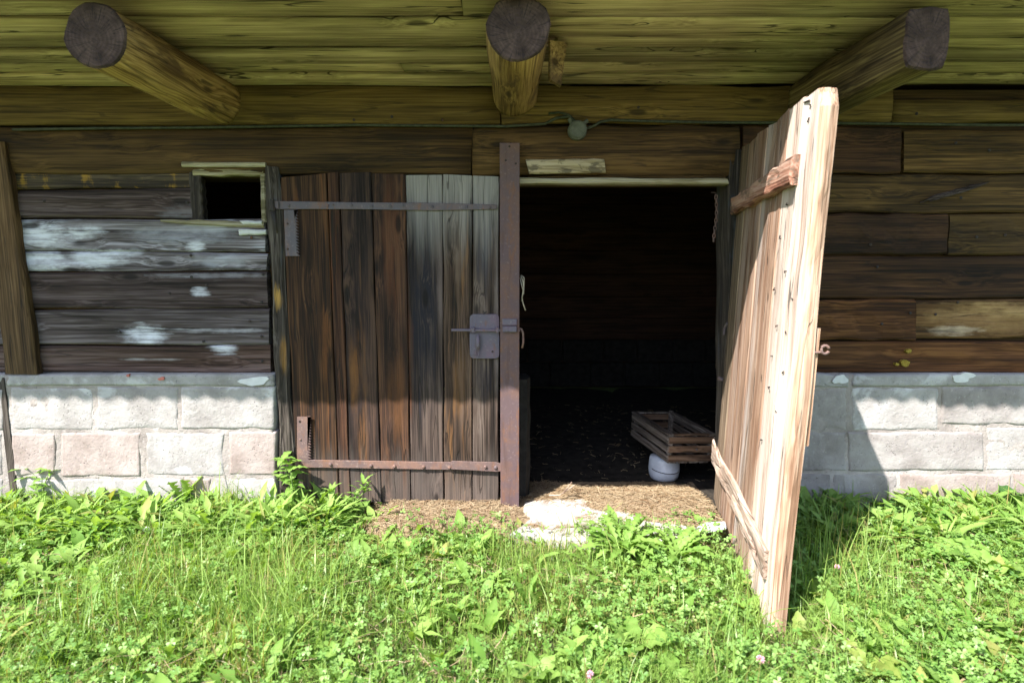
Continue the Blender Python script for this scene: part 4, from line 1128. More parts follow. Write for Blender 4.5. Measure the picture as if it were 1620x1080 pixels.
def np_mesh(name, V, Fq, mat, tint=None, smooth=True):
    """fast mesh from arrays: V (n,3), Fq list of (m,k) index arrays"""
    me = bpy.data.meshes.new(name)
    me.vertices.add(len(V)); me.vertices.foreach_set('co', np.ascontiguousarray(V, np.float32).ravel())
    loops = np.concatenate([f.ravel() for f in Fq]); sizes = np.concatenate([np.full(len(f), f.shape[1]) for f in Fq])
    me.loops.add(len(loops)); me.loops.foreach_set('vertex_index', loops.astype(np.int32))
    me.polygons.add(len(sizes))
    me.polygons.foreach_set('loop_start', (np.cumsum(sizes) - sizes).astype(np.int32))
    me.polygons.foreach_set('loop_total', sizes.astype(np.int32))
    if smooth: me.polygons.foreach_set('use_smooth', np.ones(len(sizes), bool))
    me.update(calc_edges=True)
    if tint is not None:
        at = me.color_attributes.new('tint', 'FLOAT_COLOR', 'POINT')
        c4 = np.ones((len(V), 4), np.float32); c4[:, :tint.shape[1]] = tint
        at.data.foreach_set('color', c4.ravel())
    me.materials.append(MT[mat])
    o = bpy.data.objects.new(name, me); COL.objects.link(o)
    return o

def gh_np(x, y):
    return np.array([gh(a, b) for a, b in zip(x, y)])

def strands(name, x, y, z, L, wd, yaw, pitch, bend, tint, mat):
    """bent flat straws, three sections each"""
    n = len(x); k = 4
    t = np.linspace(-0.5, 0.5, k)[None, :]
    cy_, sy_ = np.cos(yaw)[:, None], np.sin(yaw)[:, None]
    along = t * L[:, None]
    side = bend[:, None] * (t ** 2) * L[:, None]
    X = x[:, None] + along * cy_ * np.cos(pitch)[:, None] - side * sy_
    Y = y[:, None] + along * sy_ * np.cos(pitch)[:, None] + side * cy_
    Z = z[:, None] + along * np.sin(pitch)[:, None] - 0.25 * np.abs(side)
    ox, oy = -sy_ * wd[:, None] / 2, cy_ * wd[:, None] / 2
    V = np.stack([np.stack([X + ox, Y + oy, Z], -1), np.stack([X - ox, Y - oy, Z + wd[:, None] * 0.5], -1)], 2).reshape(-1, 3)
    base = (np.arange(n) * 2 * k)[:, None, None]
    q = np.arange(k - 1)[None, :, None] * 2
    F = (base + q + np.array([0, 1, 3, 2])[None, None, :]).reshape(-1, 4)
    return np_mesh(name, V, [F], mat, np.repeat(tint, 2 * k, axis=0), smooth=False)

rs = np.random.RandomState(12)
# trodden straw bed: a low uneven heap either side of and behind the slab
def straw_h(x, y):
    """thickness of the straw above the slab or soil"""
    d = 0.012 + 0.014 * mnoise.noise(Vector((x * 5, y * 5, 7))) + 0.008 * mnoise.noise(Vector((x * 13, y * 13, 2)))
    heap = 0.040 * math.exp(-((x - 0.36) ** 2 / 0.006 + (y - 0.20) ** 2 / 0.02)) + 0.016 * math.exp(-((x - 0.75) ** 2 / 0.12 + (y - 0.22) ** 2 / 0.03))
    heap += 0.02 * math.exp(-((x - 0.9) ** 2 / 0.08 + (y + 0.02) ** 2 / 0.02))
    bare = math.exp(-(((x - 0.24) / 0.24) ** 4 + ((y + 0.15 - 0.3 * (x - 0.2)) / 0.20) ** 4)) + 0.9 * math.exp(-(((x - 0.50) / 0.20) ** 4 + ((y + 0.22) / 0.09) ** 4))
    return d + heap - 0.040 * min(1, bare) * (0.75 + 0.6 * mnoise.noise(Vector((x * 11, y * 11, 4))))
def straw_base(x, y):
    on = 0.0 < x < 1.14 and -0.20 < y < 0.18
    z0_ = slab_z(x, y) if on else 0.016 - 0.22 * max(0.0, min(0.36, y))
    e = min(1.0, max(0.0, (y + 0.44 + 0.05 * math.sin(x * 7)) / 0.14)) * min(1.0, max(0.0, (x + 0.95) / 0.25)) * min(1.0, max(0.0, (1.22 - x) / 0.1)) * min(1.0, max(0.0, (0.50 + 0.05 * math.sin(9 * x) - y) / 0.10))
    return z0_, e
nx, ny = 110, 48
vs = []
for j in range(ny + 1):
    for i in range(nx + 1):
        x = -0.98 + 2.2 * i / nx; y = -0.60 + 1.14 * j / ny
        b0, e = straw_base(x, y)
        vs.append((x, y, -0.07 + (b0 + straw_h(x, y) + 0.07) * e))
fs = [(j*(nx+1)+i, j*(nx+1)+i+1, (j+1)*(nx+1)+i+1, (j+1)*(nx+1)+i) for j in range(ny) for i in range(nx)]
o = MB().add(vs, fs).build('trodden_straw', 'strawbed', smooth=True, origin=False)
tag(o, 'bed of trodden straw and chaff in front of the doors', 'straw', kind='stuff')
def straw_scatter(name, n, xr_, yr_, label, keep):
    x = rs.uniform(*xr_, n); y = rs.uniform(*yr_, n)
    k = np.array([keep(a, b) for a, b in zip(x, y)])
    x, y = x[k], y[k]
    z = np.array([-0.07 + (straw_base(a, b)[0] + straw_h(a, b) + 0.07) * straw_base(a, b)[1] for a, b in zip(x, y)]) + rs.uniform(0.001, 0.010, len(x))
    m = len(x)
    o = strands(name, x, y, z, rs.gamma(4, 0.014, m).clip(0.02, 0.16), rs.uniform(0.0012, 0.003, m), rs.uniform(0, 6.28, m), rs.normal(0, 0.14, m), rs.normal(0, 0.7, m),
                np.stack([rs.uniform(0, 1, m), (rs.uniform(0, 1, m) ** 3)], -1), 'straw')
    return tag(o, label, 'straw', kind='stuff')
straw_scatter('loose_straw', 17000, (-0.9, 1.2), (-0.55, 0.48), 'loose straw stalks strewn over the doorstep',
              lambda a, b: straw_h(a, b) > rs.uniform(-0.034, 0.008) and straw_base(a, b)[1] > 0.3)
# scraps on the dark floor
n = 420
x = rs.uniform(-0.1, 2.0, n); y = 0.5 + 2.2 * rs.uniform(0, 1, n) ** 1.3
tag(strands('floor_litter', x, y, np.full(n, -0.060), rs.uniform(0.015, 0.07, n), rs.uniform(0.002, 0.006, n), rs.uniform(0, 6.28, n), rs.normal(0, 0.12, n), rs.normal(0, 0.6, n),
            np.stack([rs.uniform(0.3, 1, n), rs.uniform(0, 0.5, n)], -1), 'straw'), 'straw scraps littering the dark stable floor', 'straw', kind='stuff')
# twig standing out of the heap
q = G(885, 783, 0.05)
tw = MB().tube([q + Vector((-0.06, 0, 0)), q, q + Vector((0.055, 0.02, 0.03)), q + Vector((0.09, 0.02, 0.055))], 0.0035, 5)
tw.tube([q + Vector((0.02, 0.008, 0.011)), q + Vector((0.075, 0.02, 0.075))], 0.0025, 5)
tag(tw.build('forked_twig', 'brace', smooth=True), 'thin forked twig lying on the straw by the steel post', 'twig')
q = G(1122, 836, 0.05)
mb = MB()
mb.prism([(q.x - 0.065, 0.0), (q.x - 0.01, -0.012), (q.x + 0.08, -0.006), (q.x + 0.085, 0.012), (q.x - 0.02, 0.020)], q.y - 0.05, q.y + 0.05)
o = mb.build('white_chip', 'white_chip', bevel=0.004)
o.location.z = 0.06; o.rotation_euler = (R(-10), R(-14), R(-14))
tag(o, 'broken white slab fragment at the foot of the open door', 'fragment')

# ------------------------------------------------------------------ crate and bucket inside
CR_L, CR_W, CR_H = 0.70, 0.33, 0.175
corner = _cl + ray(1056, 690) * ((3.92) / 1.0)        # near top corner, about half a metre inside
cr = empty('wooden_crate', (corner.x, corner.y, corner.z - CR_H))
cr.rotation_euler = (R(-2.0), R(2.0), R(8.0))
tag(cr, 'slatted wooden crate perched on the white bucket inside the doorway', 'crate')
def cbox(name, lo, hi, mat): return MB().box(lo, hi).build(name, mat, cr, bevel=0.002)
for k in range(3):
    zz = 0.004 + k * 0.060
    h = 0.043
    cbox('slat', (0.0, 0.002, zz), (0.012, CR_L, zz + h), 'crate')                 # left side
    cbox('slat', (CR_W - 0.012, 0.002, zz), (CR_W, CR_L, zz + h), 'crate')
    cbox('slat', (0.0125, 0.0, zz), (CR_W - 0.0125, 0.012, zz + h), 'crate_end')   # near end
    cbox('slat', (0.0125, CR_L - 0.012, zz), (CR_W - 0.0125, CR_L, zz + h), 'crate_end')
for (xx, yy) in ((0.0125, 0.0125), (CR_W - 0.0425, 0.0125), (0.0125, CR_L - 0.0425), (CR_W - 0.0425, CR_L - 0.0425)):
    top_ = CR_H + (0.022 if yy > 0.3 and xx > 0.1 else 0.0)
    cbox('corner_post', (xx, yy, 0.0), (xx + 0.03, yy + 0.03, top_), 'crate')
# top rim boards
cbox('rim_board', (-0.002, 0.0, CR_H + 0.0005), (0.040, CR_L - 0.001, CR_H + 0.013), 'crate')
cbox('rim_board', (CR_W - 0.040, 0.0, CR_H + 0.0005), (CR_W + 0.002, CR_L - 0.045, CR_H + 0.013), 'crate')
cbox('rim_board', (0.0405, 0.0, CR_H + 0.0005), (CR_W - 0.0405, 0.030, CR_H + 0.012), 'crate_end')
cbox('rim_board', (0.0405, CR_L - 0.030, CR_H + 0.0005), (CR_W - 0.0455, CR_L, CR_H + 0.012), 'crate')
for k in range(4):
    cbox('bottom_slat', (0.013 + k * 0.073, 0.0125, -0.010), (0.075 + k * 0.073, CR_L - 0.0125, 0.002), 'crate')
stud(MB(), (0.20, -0.0005, 0.085), 0.008, 0.006).build('nail_head', 'iron', cr)

bc = G(1049, 757, 0.0)
cz_top = corner.z - CR_H - 0.012
bk = empty('bucket', (1.04, 0.60, -0.066))
tag(bk, 'scuffed white bucket standing upside down under the crate', 'bucket')
hb = max(0.12, cz_top + 0.066 - 0.012)
def lathe(prof, m=28):
    mb = MB(); vs = []; fs = []
    for r, z in prof:
        for k in range(m):
            a = 6.283185 * k / m; vs.append((r * math.cos(a), r * math.sin(a), z))
    for i in range(len(prof) - 1):
        for k in range(m):
            k2 = (k + 1) % m
            fs.append((i*m+k, i*m+k2, (i+1)*m+k2, (i+1)*m+k))
    fs.append(tuple((len(prof)-1)*m + k for k in range(m))); fs.append(tuple(range(m - 1, -1, -1)))
    return mb.add(vs, fs)
lathe([(0.072, 0.0), (0.088, 0.006), (0.098, 0.025), (0.103, 0.05), (0.105, hb * 0.45), (0.103, hb * 0.7), (0.099, hb * 0.9), (0.094, hb)]).build('body', 'bucket', bk, smooth=True)
MB().tube([(0.105 * math.cos(t), 0.105 * math.sin(t) , hb * 0.55 - 0.02 * math.sin(t - 3.6)) for t in np.linspace(3.6, 5.6, 12)], 0.0025, 5).build('handle_wire', 'black_iron', bk, smooth=True)
pr = MB().box((corner.x + 0.06, corner.y + 0.40, -0.08), (corner.x + 0.20, corner.y + 0.50, cz_top - 0.012)).build('crate_prop', 'inner', bevel=0.012)  # unseen wooden prop holding up the crate's far end
tag(pr, 'dark wooden block propping the far end of the crate', 'block')

# ------------------------------------------------------------------ meadow: grass, clover, weeds
def in_straw(x, y):
    """1 where the trodden strip before the doors carries no grass"""
    lim = -0.27 - 0.09 * np.sin(x * 3.1 + 0.6) - 0.05 * np.sin(x * 11.0)
    return (x > -0.66 + 0.1 * np.sin(9 * y)) & (x < 1.16) & (y > lim)

AVOID = [(G(a, b).x, G(a, b).y) for a, b in ((468, 812), (548, 815), (288, 800), (985, 872), (1068, 880), (930, 880), (600, 858), (1345, 842), (1402, 812), (1372, 1052), (1262, 998), (770, 985), (838, 950), (850, 1070), (1010, 1010), (1065, 1070), (1256, 960), (1490, 850), (1480, 795), (1600, 812), (1560, 900), (62, 800), (395, 815))]      # where single plants stand
def field(n, xr_, yr_, rs_, power=1.0, clump=0.0, cs=3.0, seed=0.0, thin=True):
    x = rs_.uniform(*xr_, n); y = yr_[0] + (yr_[1] - yr_[0]) * rs_.uniform(0, 1, n)
    ok = ~in_straw(x, y)
    if clump:
        c = np.array([mnoise.noise(Vector((a * cs, b * cs, seed))) for a, b in zip(x, y)])
        ok &= (c + rs_.uniform(-0.35, 0.35, n)) > (clump - 0.5)
    for ax_, ay_ in AVOID:
        if thin: ok &= (x - ax_) ** 2 + ((y - ay_ + 0.03) * 0.8) ** 2 > 0.085 ** 2
    # keep clear of the leaf of the open door
    t = (-(y + 0.03)) / math.cos(R(OPEN)); dxl = x - (hx - math.sin(R(OPEN)) * t)
    ok &= ~((t > -0.05) & (t < 1.22) & (dxl > -0.02) & (dxl < 0.08))
    return x[ok], y[ok]

def instance(name, tmpl_v, tmpl_f, x, y, z, yaw, pitch, roll, sc, tint, mat):
    """copies of a small template, one joined mesh"""
    n, k = len(x), len(tmpl_v)
    V = tmpl_v[None] * sc[:, None, :]
    cr_, sr_ = np.cos(roll)[:, None], np.sin(roll)[:, None]
    X, Y, Z = V[..., 0], V[..., 1], V[..., 2]
    X, Z = X * cr_ + Z * sr_, -X * sr_ + Z * cr_
    cp, sp = np.cos(pitch)[:, None], np.sin(pitch)[:, None]
    Y, Z = Y * cp - Z * sp, Y * sp + Z * cp
    cy_, sy_ = np.cos(yaw)[:, None], np.sin(yaw)[:, None]
    X, Y = X * cy_ - Y * sy_, X * sy_ + Y * cy_
    P = np.stack([X + x[:, None], Y + y[:, None], Z + z[:, None]], -1).reshape(-1, 3)
    Fs = [(f[None] + (np.arange(n) * k)[:, None, None]).reshape(-1, f.shape[1]) for f in tmpl_f]
    return np_mesh(name, P, Fs, mat, np.repeat(tint, k, axis=0))

rs = np.random.RandomState(21)
def blades(name, n, label, hmin, hmax, wmin, wmax, mat='grass', yr_=(-3.0, -0.03), clump=0.0, dry=0.08, lean=0.5, xr_=(-4.2, 4.2)):
    x, y = field(n, xr_, yr_, rs, clump=clump, seed=len(name), thin=hmax > 0.2)
    m = len(x)
    z = gh_np(x, y)
    hgt = hmin + (hmax - hmin) * rs.beta(1.6, 2.6, m)
    pat = np.array([mnoise.noise(Vector((a * 1.6, b * 1.6, 5.0))) for a, b in zip(x, y)])
    hgt *= 1.0 + 0.9 * pat
    drypat = np.array([mnoise.noise(Vector((a * 2.3, b * 2.3, 11.0))) for a, b in zip(x, y)])
    hgt *= np.where((y > -0.6) & (x > -1.0) & (x < 1.3), 0.6, 1.0)
    w = rs.uniform(wmin, wmax, m); yaw = rs.uniform(0, 6.283, m)
    ln = np.abs(rs.normal(0.25, lean, m)).clip(0, 1.7)
    k = 5
    t = np.linspace(0, 1, k)[None]
    out = hgt[:, None] * (ln[:, None] * t ** 2 * 0.75)
    up = hgt[:, None] * (t - 0.32 * ln[:, None] * t ** 2.4)
    cx_, cy_ = np.cos(yaw)[:, None], np.sin(yaw)[:, None]
    hw = w[:, None] / 2 * (1 - t ** 1.8) + 0.0002
    tw = yaw[:, None] + 1.2 + rs.normal(0, 0.5, m)[:, None] * t
    Lx, Ly = np.cos(tw) * hw, np.sin(tw) * hw
    px_, py_, pz_ = x[:, None] + out * cx_, y[:, None] + out * cy_, z[:, None] + up
    V = np.stack([np.stack([px_ - Lx, py_ - Ly, pz_], -1), np.stack([px_ + Lx, py_ + Ly, pz_ + 0.0004], -1)], 2).reshape(-1, 3)
    q = np.arange(k - 1)[None, :, None] * 2
    F = ((np.arange(m) * 2 * k)[:, None, None] + q + np.array([0, 1, 3, 2])[None, None]).reshape(-1, 4)
    tint = np.stack([(rs.beta(2, 2, m) + 0.25 * pat).clip(0, 1), np.where(rs.uniform(0, 1, m) < dry + 0.35 * (drypat > 0.22), rs.uniform(0.4, 1, m), 0.0)], -1)
    return tag(np_mesh(name, V, [F], mat, np.repeat(tint, 2 * k, axis=0)), label, 'grass', kind='stuff')
blades('grass', 135000, 'fine green grass covering the ground in front of the barn', 0.035, 0.15, 0.002, 0.0046, lean=0.95)
blades('tall_grass', 34000, 'longer arching grass blades standing above the lawn', 0.11, 0.31, 0.003, 0.0075, clump=0.40, lean=0.95, dry=0.08)

# clover: three rounded leaflets on one stalk top
def clover_tmpl():
    vs, fs = [], []
    for q in range(3):
        a = q * 2.094
        base = len(vs)
        prof = [(0.0, 0.05), (0.35, 0.36), (0.75, 0.50), (1.0, 0.30)]
        vs.append((0, 0, 0))
        loc = [(0, 0.38, 0.03), (-0.34, 0.42, 0.12), (-0.46, 0.78, 0.12), (-0.24, 1.02, 0.05), (0.0, 0.93, 0.0), (0.24, 1.02, 0.05), (0.46, 0.78, 0.12), (0.34, 0.42, 0.12)]
        for (lx, ly, lz) in loc:
            vs.append((lx * math.cos(a) - ly * math.sin(a), lx * math.sin(a) + ly * math.cos(a), lz))
        b = base
        fs += [(b, b+8, b+1, b+2), (b+1, b+5, b+3+0, b+2)] if False else []
        fs += [(b, b+1, b+2, b+2), ]  if False else []
        fs += [[b, b+8, b+1, b+2], [b+1, b+5, b+4, b+3], [b+1, b+7, b+6, b+5]]
    V = np.array(vs, float)
    F4 = np.array(fs, int)
    F3 = np.array([[q*9+1, q*9+3, q*9+2] for q in range(3)] + [[q*9+1, q*9+8, q*9+7] for q in range(3)], int)
    return V, [F4, F3]
CV, CF = clover_tmpl()
def clovers(name, n, label, smin, smax, zmin, zmax, xr_, yr_, clump):
    x, y = field(n, xr_, yr_, rs, clump=clump, cs=2.2, seed=9.0)
    m = len(x)
    z = gh_np(x, y) + rs.uniform(zmin, zmax, m)
    s = rs.uniform(smin, smax, m)
    o = instance(name, CV, CF, x, y, z, rs.uniform(0, 6.28, m), rs.normal(0.25, 0.45, m), rs.normal(0, 0.4, m), np.stack([s, s, s], -1),
                 np.stack([rs.beta(2, 2, m), np.where(rs.uniform(0, 1, m) < 0.03, 0.7, 0.0)], -1), 'clover')
    return tag(o, label, 'clover', kind='stuff')
clovers('clover', 34000, 'small clover leaves mixed through the grass', 0.008, 0.018, 0.03, 0.13, (-4.2, 4.2), (-3.0, -0.04), 0.32)
clovers('clover_patch', 12000, 'dense bigger clover growing right of the open door', 0.010, 0.021, 0.04, 0.14, (0.2, 4.2), (-3.0, -0.08), 0.30)

def leaf_arrays(L, Wd, kind, e0, curl, fold=0.25, n=9, seed=0):
    """a single leaf: rises from the origin along +y at angle e0, curls over; returns verts, quads"""
    rg = random.Random(seed)
    pts = []; p = Vector((0, 0, 0)); a = e0
    for i in range(n + 1):
        pts.append((p.copy(), a)); a -= curl / n; p = p + Vector((0, math.cos(a), math.sin(a))) * (L / n)
    V = []
    for i, (p, a) in enumerate(pts):
        t = i / n
        if kind == 'lance': w = math.sin(math.pi * min(1, 0.04 + t ** 0.75)) ** 0.9
        elif kind == 'round': w = (0.10 if t < 0.28 else math.sin(math.pi * min(1, ((t - 0.25) / 0.75) ** 0.8 * 0.97 + 0.03)) ** 0.6)
        elif kind == 'dock': w = (0.12 if t < 0.15 else math.sin(math.pi * min(1, ((t - 0.12) / 0.88) ** 0.75 * 0.96 + 0.04)) ** 0.75)
        else:   # lobed like dandelion
            w = (0.25 + 0.75 * t ** 0.8) * (1.0 if i % 2 else 0.42) * (1 if t < 0.86 else (1 - t) / 0.14 * 0.9 + 0.02)
        w = max(0.02, w) * Wd / 2 * rg.uniform(0.9, 1.1)
        up = Vector((0, -math.sin(a), math.cos(a)))
        rip = 0.20 * w * math.sin(i * 1.9 + seed)
        sweep = Vector((0, -w * 0.35, 0)) if kind == 'lobed' and i % 2 else Vector((0, 0, 0))
        V += [p + Vector((-w, 0, 0)) + up * (fold * w + rip) + sweep, p, p + Vector((w, 0, 0)) + up * (fold * w - rip) + sweep]
    F = []
    for i in range(n):
        for q in range(2):
            F.append((i*3+q, i*3+q+1, (i+1)*3+q+1, (i+1)*3+q))
    return np.array([tuple(v) for v in V]), np.array(F)

def weed_stuff(name, n, label, kinds, lmin, lmax, xr_, yr_, clump, mat='weed', up=(0.35, 1.2)):
    allV, allF, allT, off = [], [], [], 0
    x, y = field(n, xr_, yr_, rs, clump=clump, cs=2.6, seed=4.0)
    m = len(x); z = gh_np(x, y)
    cnt = rs.randint(4, 9, m)
    X, Y, Z, YAW = [np.repeat(q, cnt) for q in (x, y, z, rs.uniform(0, 6.28, m))]
    k = len(X)
    YAW = YAW + rs.uniform(0, 6.28, k)
    which = rs.randint(0, len(kinds), k)
    tb = np.repeat(rs.beta(2, 2, m), cnt)
    for w_, (kd, asp, cu) in enumerate(kinds):
        s = which == w_
        if not s.any(): continue
        V, F = leaf_arrays(1.0, asp, kd, 0.9, cu, n=7, seed=w_)
        L = rs.uniform(lmin, lmax, s.sum())
        P = V[None] * L[:, None, None]
        pit = rs.uniform(up[0] - 0.9, up[1] - 0.9, s.sum())
        cp, sp = np.cos(pit)[:, None], np.sin(pit)[:, None]
        a, b = P[..., 1] * cp - P[..., 2] * sp, P[..., 1] * sp + P[..., 2] * cp
        cy_, sy_ = np.cos(YAW[s])[:, None], np.sin(YAW[s])[:, None]
        PX, PY = P[..., 0] * cy_ - a * sy_, P[..., 0] * sy_ + a * cy_
        Q = np.stack([PX + X[s][:, None], PY + Y[s][:, None], b + Z[s][:, None] + 0.01], -1)
        Q = Q[:, :, :]
        kk = V.shape[0]
        allV.append(Q.reshape(-1, 3)); allF.append((F[None] + (np.arange(len(L)) * kk)[:, None, None]).reshape(-1, 4) + off)
        allT.append(np.repeat(np.stack([(tb[s] + rs.normal(0, 0.15, len(L))).clip(0, 1), np.where(rs.uniform(0, 1, len(L)) < 0.04, 0.6, 0.0)], -1), kk, axis=0))
        off += len(L) * kk
        allT[-1][np.tile(np.arange(kk) % 3 == 1, len(L)), 0] += 0.22
    return tag(np_mesh(name, np.concatenate(allV), [np.concatenate(allF)], mat, np.concatenate(allT)), label, 'weeds', kind='stuff')
KINDS = [('lance', 0.20, 1.0), ('lobed', 0.34, 1.1), ('lobed', 0.30, 0.8), ('dock', 0.34, 0.9), ('lance', 0.30, 1.3)]
weed_stuff('leafy_weeds', 3600, 'mixed small broad-leaved weeds among the grass', KINDS, 0.045, 0.17, (-4.2, 4.2), (-3.0, -0.05), 0.36, up=(0.3, 1.4))
weed_stuff('right_side_weeds', 800, 'leafy weeds crowding the ground right of the open door', KINDS[1:], 0.06, 0.15, (1.25, 4.2), (-2.2, -0.06), 0.30)
weed_stuff('wall_foot_weeds', 620, 'leafy weeds along the foot of the left block wall', [('lance', 0.11, 1.2), ('lobed', 0.22, 1.3), ('lobed', 0.18, 0.9), ('lance', 0.17, 0.9), ('lance', 0.07, 0.9)], 0.10, 0.27, (-3.6, -0.95), (-0.45, -0.06), 0.30, up=(0.7, 1.45))
weed_stuff('right_wall_weeds', 560, 'tall leafy weeds along the foot of the right block wall', [('lance', 0.11, 1.2), ('lobed', 0.22, 1.3), ('lobed', 0.18, 0.9), ('dock', 0.22, 1.0), ('lance', 0.07, 0.9)], 0.10, 0.27, (1.25, 4.0), (-0.55, -0.06), 0.30, up=(0.7, 1.45))
_n = 9000
_x, _y = field(_n, (-4.2, 4.2), (-3.0, -0.05), rs, clump=0.4, cs=1.8, seed=3.0)
_m = len(_x)
tag(strands('dead_grass', _x, _y, gh_np(_x, _y) + rs.uniform(0.01, 0.07, _m), rs.uniform(0.05, 0.20, _m), rs.uniform(0.0015, 0.0035, _m), rs.uniform(0, 6.28, _m), rs.normal(0, 0.3, _m), rs.normal(0, 0.8, _m),
            np.stack([rs.uniform(0.2, 1, _m), rs.uniform(0, 0.5, _m)], -1), 'straw'), 'matted dead grass stalks lying among the green', 'grass', kind='stuff')

GROUPS = {'dandelion': 'dandelions in front of the barn', 'plantain': 'plantains in the lawn', 'dock plant': 'dock plants in the lawn', 'weed': 'leafy weeds around the barn', 'flower': 'small flowers in the grass'}
# single plants one can point to
LEAF_CACHE = {}
def leaf_mesh(kind, asp, e0, curl, mat, var):
    key = (kind, asp, e0, curl, mat, var)
    if key not in LEAF_CACHE:
        V, F = leaf_arrays(1.0, asp, kind, e0, curl, n=17 if kind == 'lobed' else 11, seed=var + 3)
        me = bpy.data.meshes.new('leaf')
        me.from_pydata([tuple(v) for v in V], [], [tuple(int(i) for i in f) for f in F])
        me.polygons.foreach_set('use_smooth', [True] * len(me.polygons))
        at = me.color_attributes.new('tint', 'FLOAT_COLOR', 'POINT')
        at.data.foreach_set('color', [q for k_ in range(len(V)) for q in (0.22 + 0.16 * var + (0.34 if k_ % 3 == 1 else 0.0) + (0.10 if (k_ // 3) % 2 else -0.06), 0.0, 0.0, 1.0)])
        me.materials.append(MT[mat])
        LEAF_CACHE[key] = me
    return LEAF_CACHE[key]

def rosette(name, px, py, label, cat, kind, asp, count, lmin, lmax, e0, curl, mat, seed, facing=None, spread=6.28, group=None):
    rg = random.Random(seed)
    g = G(px, py, 0.0); z = gh(g.x, g.y)
    root = empty(name, (g.x, g.y, z))
    tag(root, label, cat, group or GROUPS.get(cat))
    for k in range(count):
        o = bpy.data.objects.new('leaf', leaf_mesh(kind, asp, e0, curl, mat, k % 3))
        o.parent = root
        L = rg.uniform(lmin, lmax) * 1.02
        base = 6.283 * k / count if facing is None else facing + spread * ((k + 0.5) / count - 0.5)
        o.rotation_euler = (rg.uniform(-0.25, 0.25), rg.uniform(-0.25, 0.25), base + rg.uniform(-0.35, 0.35))
        o.scale = (L * rg.uniform(0.85, 1.15), L, L)
        o.location = (rg.uniform(-0.015, 0.015), rg.uniform(-0.015, 0.015), 0.0)
        COL.objects.link(o)
    return root

def stemmed(name, px, py, label, cat, height, pairs, lmin, lmax, kind, asp, mat, seed, stems=1, leaf_e0=0.5, curl=0.9):
    rg = random.Random(seed)
    g = G(px, py, 0.0); z = gh(g.x, g.y)
    root = empty(name, (g.x, g.y, z))
    tag(root, label, cat, GROUPS.get(cat))
    for s in range(stems):
        lx, ly = rg.uniform(-0.09, 0.09) * (stems > 1), rg.uniform(-0.05, 0.05) * (stems > 1)
        h = height * rg.uniform(0.75, 1.0) if s else height
        pts = [Vector((lx * 0.5 * t + lx * t * t * 0.6, ly * t, h * t)) for t in np.linspace(0, 1, 6)]
        MB().tube(pts, 0.004, 6, True, [0.0045, 0.0042, 0.0038, 0.0033, 0.0028, 0.0018]).build('stem', 'stem', root, smooth=True)
        for k in range(pairs):
            t = 0.22 + 0.78 * k / max(1, pairs - 1)
            p = Vector((lx * 0.5 * t + lx * t * t * 0.6, ly * t, h * t))
            a0 = rg.uniform(0, 6.28)
            for q in range(2 if k < pairs - 1 else 4):
                o = bpy.data.objects.new('leaf', leaf_mesh(kind, asp, leaf_e0, curl, mat, (k + q) % 3))
                o.parent = root
                L = rg.uniform(lmin, lmax) * (1.0 - 0.35 * t)
                o.scale = (L, L, L); o.location = p
                o.rotation_euler = (rg.uniform(-0.2, 0.3), 0, a0 + q * (math.pi if k < pairs - 1 else math.pi / 2) + rg.uniform(-0.2, 0.2))
                COL.objects.link(o)
    return root

stemmed('tall_weed', 468, 812, 'tall leafy weed growing against the lower left corner of the closed door', 'weed', 0.33, 5, 0.11, 0.17, 'lance', 0.40, 'weed', 1, stems=3)
stemmed('door_foot_weed', 548, 815, 'upright narrow-leaved weed in front of the closed door', 'weed', 0.20, 5, 0.09, 0.14, 'lance', 0.26, 'weed', 2, stems=3, leaf_e0=0.9)
rosette('thistle', 288, 800, 'upright jagged-leaved thistle at the foot of the left block wall', 'thistle', 'lobed', 0.36, 9, 0.15, 0.26, 1.35, 0.7, 'weed', 3)
rosette('dandelion', 985, 872, 'largest dandelion clump below the doorstep', 'dandelion', 'lobed', 0.20, 40, 0.16, 0.32, 1.25, 1.5, 'weed', 4)
rosette('dandelion', 1068, 880, 'dandelion clump beside the lower edge of the open door', 'dandelion', 'lobed', 0.20, 30, 0.14, 0.27, 1.25, 1.4, 'weed', 5)
rosette('dandelion', 930, 880, 'small dandelion with one leaf lying over the doorstep edge', 'dandelion', 'lobed', 0.21, 8, 0.12, 0.18, 0.9, 0.9, 'weed', 6)
rosette('dandelion', 600, 858, 'dandelion with spreading toothed leaves left of the straw', 'dandelion', 'lobed', 0.21, 10, 0.14, 0.21, 0.75, 0.8, 'weed', 7)
rosette('shaded_weed', 1345, 842, 'dark leafy weed in the shadow of the open door', 'weed', 'lance', 0.17, 16, 0.16, 0.30, 1.15, 1.0, 'weed_dark', 8)
rosette('shaded_weed', 1402, 812, 'dark weed against the block wall at the edge of the door shadow', 'weed', 'lance', 0.22, 14, 0.14, 0.24, 1.2, 1.0, 'weed_dark', 28)
rosette('dock_plant', 1372, 1052, 'dock with one big pale yellow-green leaf at the lower right', 'dock plant', 'dock', 0.55, 5, 0.10, 0.17, 1.2, 1.2, 'weed_yellow', 9)
rosette('yellow_leaf_plant', 1262, 998, 'single yellowing leaf standing right of the foot of the open door', 'plant', 'dock', 0.5, 2, 0.08, 0.11, 1.2, 0.4, 'weed_yellow', 10)
rosette('plantain', 770, 985, 'upright plantain leaf in the middle of the lawn', 'plantain', 'dock', 0.33, 3, 0.13, 0.17, 1.45, 0.3, 'weed', 11)
rosette('plantain', 838, 950, 'plantain with narrow upright leaves below the doorstep', 'plantain', 'dock', 0.34, 5, 0.12, 0.17, 1.3, 0.6, 'weed', 12)
rosette('plantain', 850, 1070, 'broad plantain at the bottom edge below the doorstep', 'plantain', 'dock', 0.5, 6, 0.11, 0.17, 1.1, 0.9, 'weed', 13)
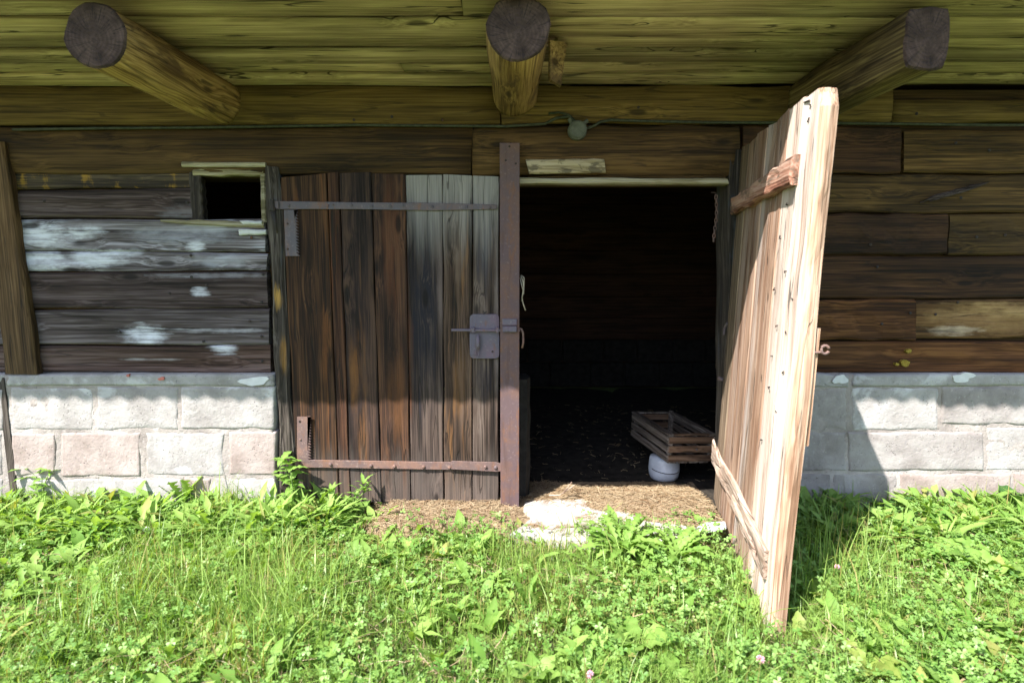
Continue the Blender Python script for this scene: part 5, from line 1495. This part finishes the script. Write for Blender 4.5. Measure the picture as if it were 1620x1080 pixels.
rosette('dock_plant', 1010, 1010, 'dock with folded pale leaves left of the foot of the open door', 'dock plant', 'dock', 0.55, 6, 0.12, 0.17, 1.0, 0.8, 'weed', 14)
rosette('dock_plant', 1065, 1070, 'dock with a ring of short leaves at the bottom edge of the picture', 'dock plant', 'dock', 0.5, 7, 0.08, 0.13, 1.2, 1.0, 'weed', 15)
stemmed('clover_stalk', 1256, 960, 'lone stalk with a whorl of small leaves beside the open door edge', 'plant', 0.22, 3, 0.05, 0.07, 'round', 0.55, 'clover', 16)
rosette('burdock', 1490, 850, 'broad pale-leaved weed in front of the right block wall', 'weed', 'dock', 0.5, 9, 0.16, 0.24, 1.0, 1.0, 'weed', 17)
rosette('wall_weed', 1480, 795, 'upright weed touching the right block wall', 'weed', 'dock', 0.42, 7, 0.14, 0.21, 1.3, 0.8, 'weed', 18)
rosette('wall_weed', 1600, 812, 'weed with one dark arching leaf at the far right wall', 'weed', 'dock', 0.36, 7, 0.18, 0.27, 1.2, 0.9, 'weed_dark', 19)
rosette('burdock', 1560, 900, 'large bright broad-leaved weed at the right edge', 'weed', 'dock', 0.55, 10, 0.16, 0.25, 0.9, 0.9, 'weed', 20)
stemmed('corner_weed', 62, 800, 'bright upright weed by the left corner post', 'weed', 0.24, 5, 0.10, 0.16, 'lance', 0.34, 'weed', 21, stems=4)
rosette('dandelion', 395, 815, 'low dandelion at the right end of the left block wall', 'dandelion', 'lobed', 0.21, 10, 0.12, 0.18, 0.9, 1.0, 'weed', 22)

def flower(name, px, py, h, mat, label, cat, r):
    g = G(px, py, h); g.z = gh(g.x, g.y)
    root = empty(name, g); tag(root, label, cat, GROUPS.get(cat))
    MB().tube([(0, 0, 0), (0.004, 0.002, h * 0.6), (0, 0, h + 0.03)], 0.0018, 5).build('stem', 'stem', root)
    mb = MB(); rg = random.Random(px)
    for k in range(46):
        v = Vector((rg.gauss(0, 1), rg.gauss(0, 1), rg.gauss(0.3, 1))).normalized()
        b = Vector((0, 0, h + 0.03)) + v * r * 0.4
        mb.tube([b, b + v * r * 0.4, b + v * r * 0.75], 0.002, 4, True, [0.0015, 0.0024, 0.0006])
    mb.build('flower_head', mat, root)
flower('clover_flower', 1203, 1044, 0.10, 'pink', 'pink clover flower in front of the foot of the open door', 'flower', 0.013)
flower('clover_flower', 934, 1058, 0.10, 'pink', 'pink clover flower near the bottom centre of the lawn', 'flower', 0.012)
flower('clover_flower', 1325, 890, 0.12, 'pink', 'pale pink clover flower at the edge of the door shadow', 'flower', 0.010)
flower('white_flower', 231, 835, 0.07, 'white_petal', 'small white flower in the grass on the left', 'flower', 0.014)
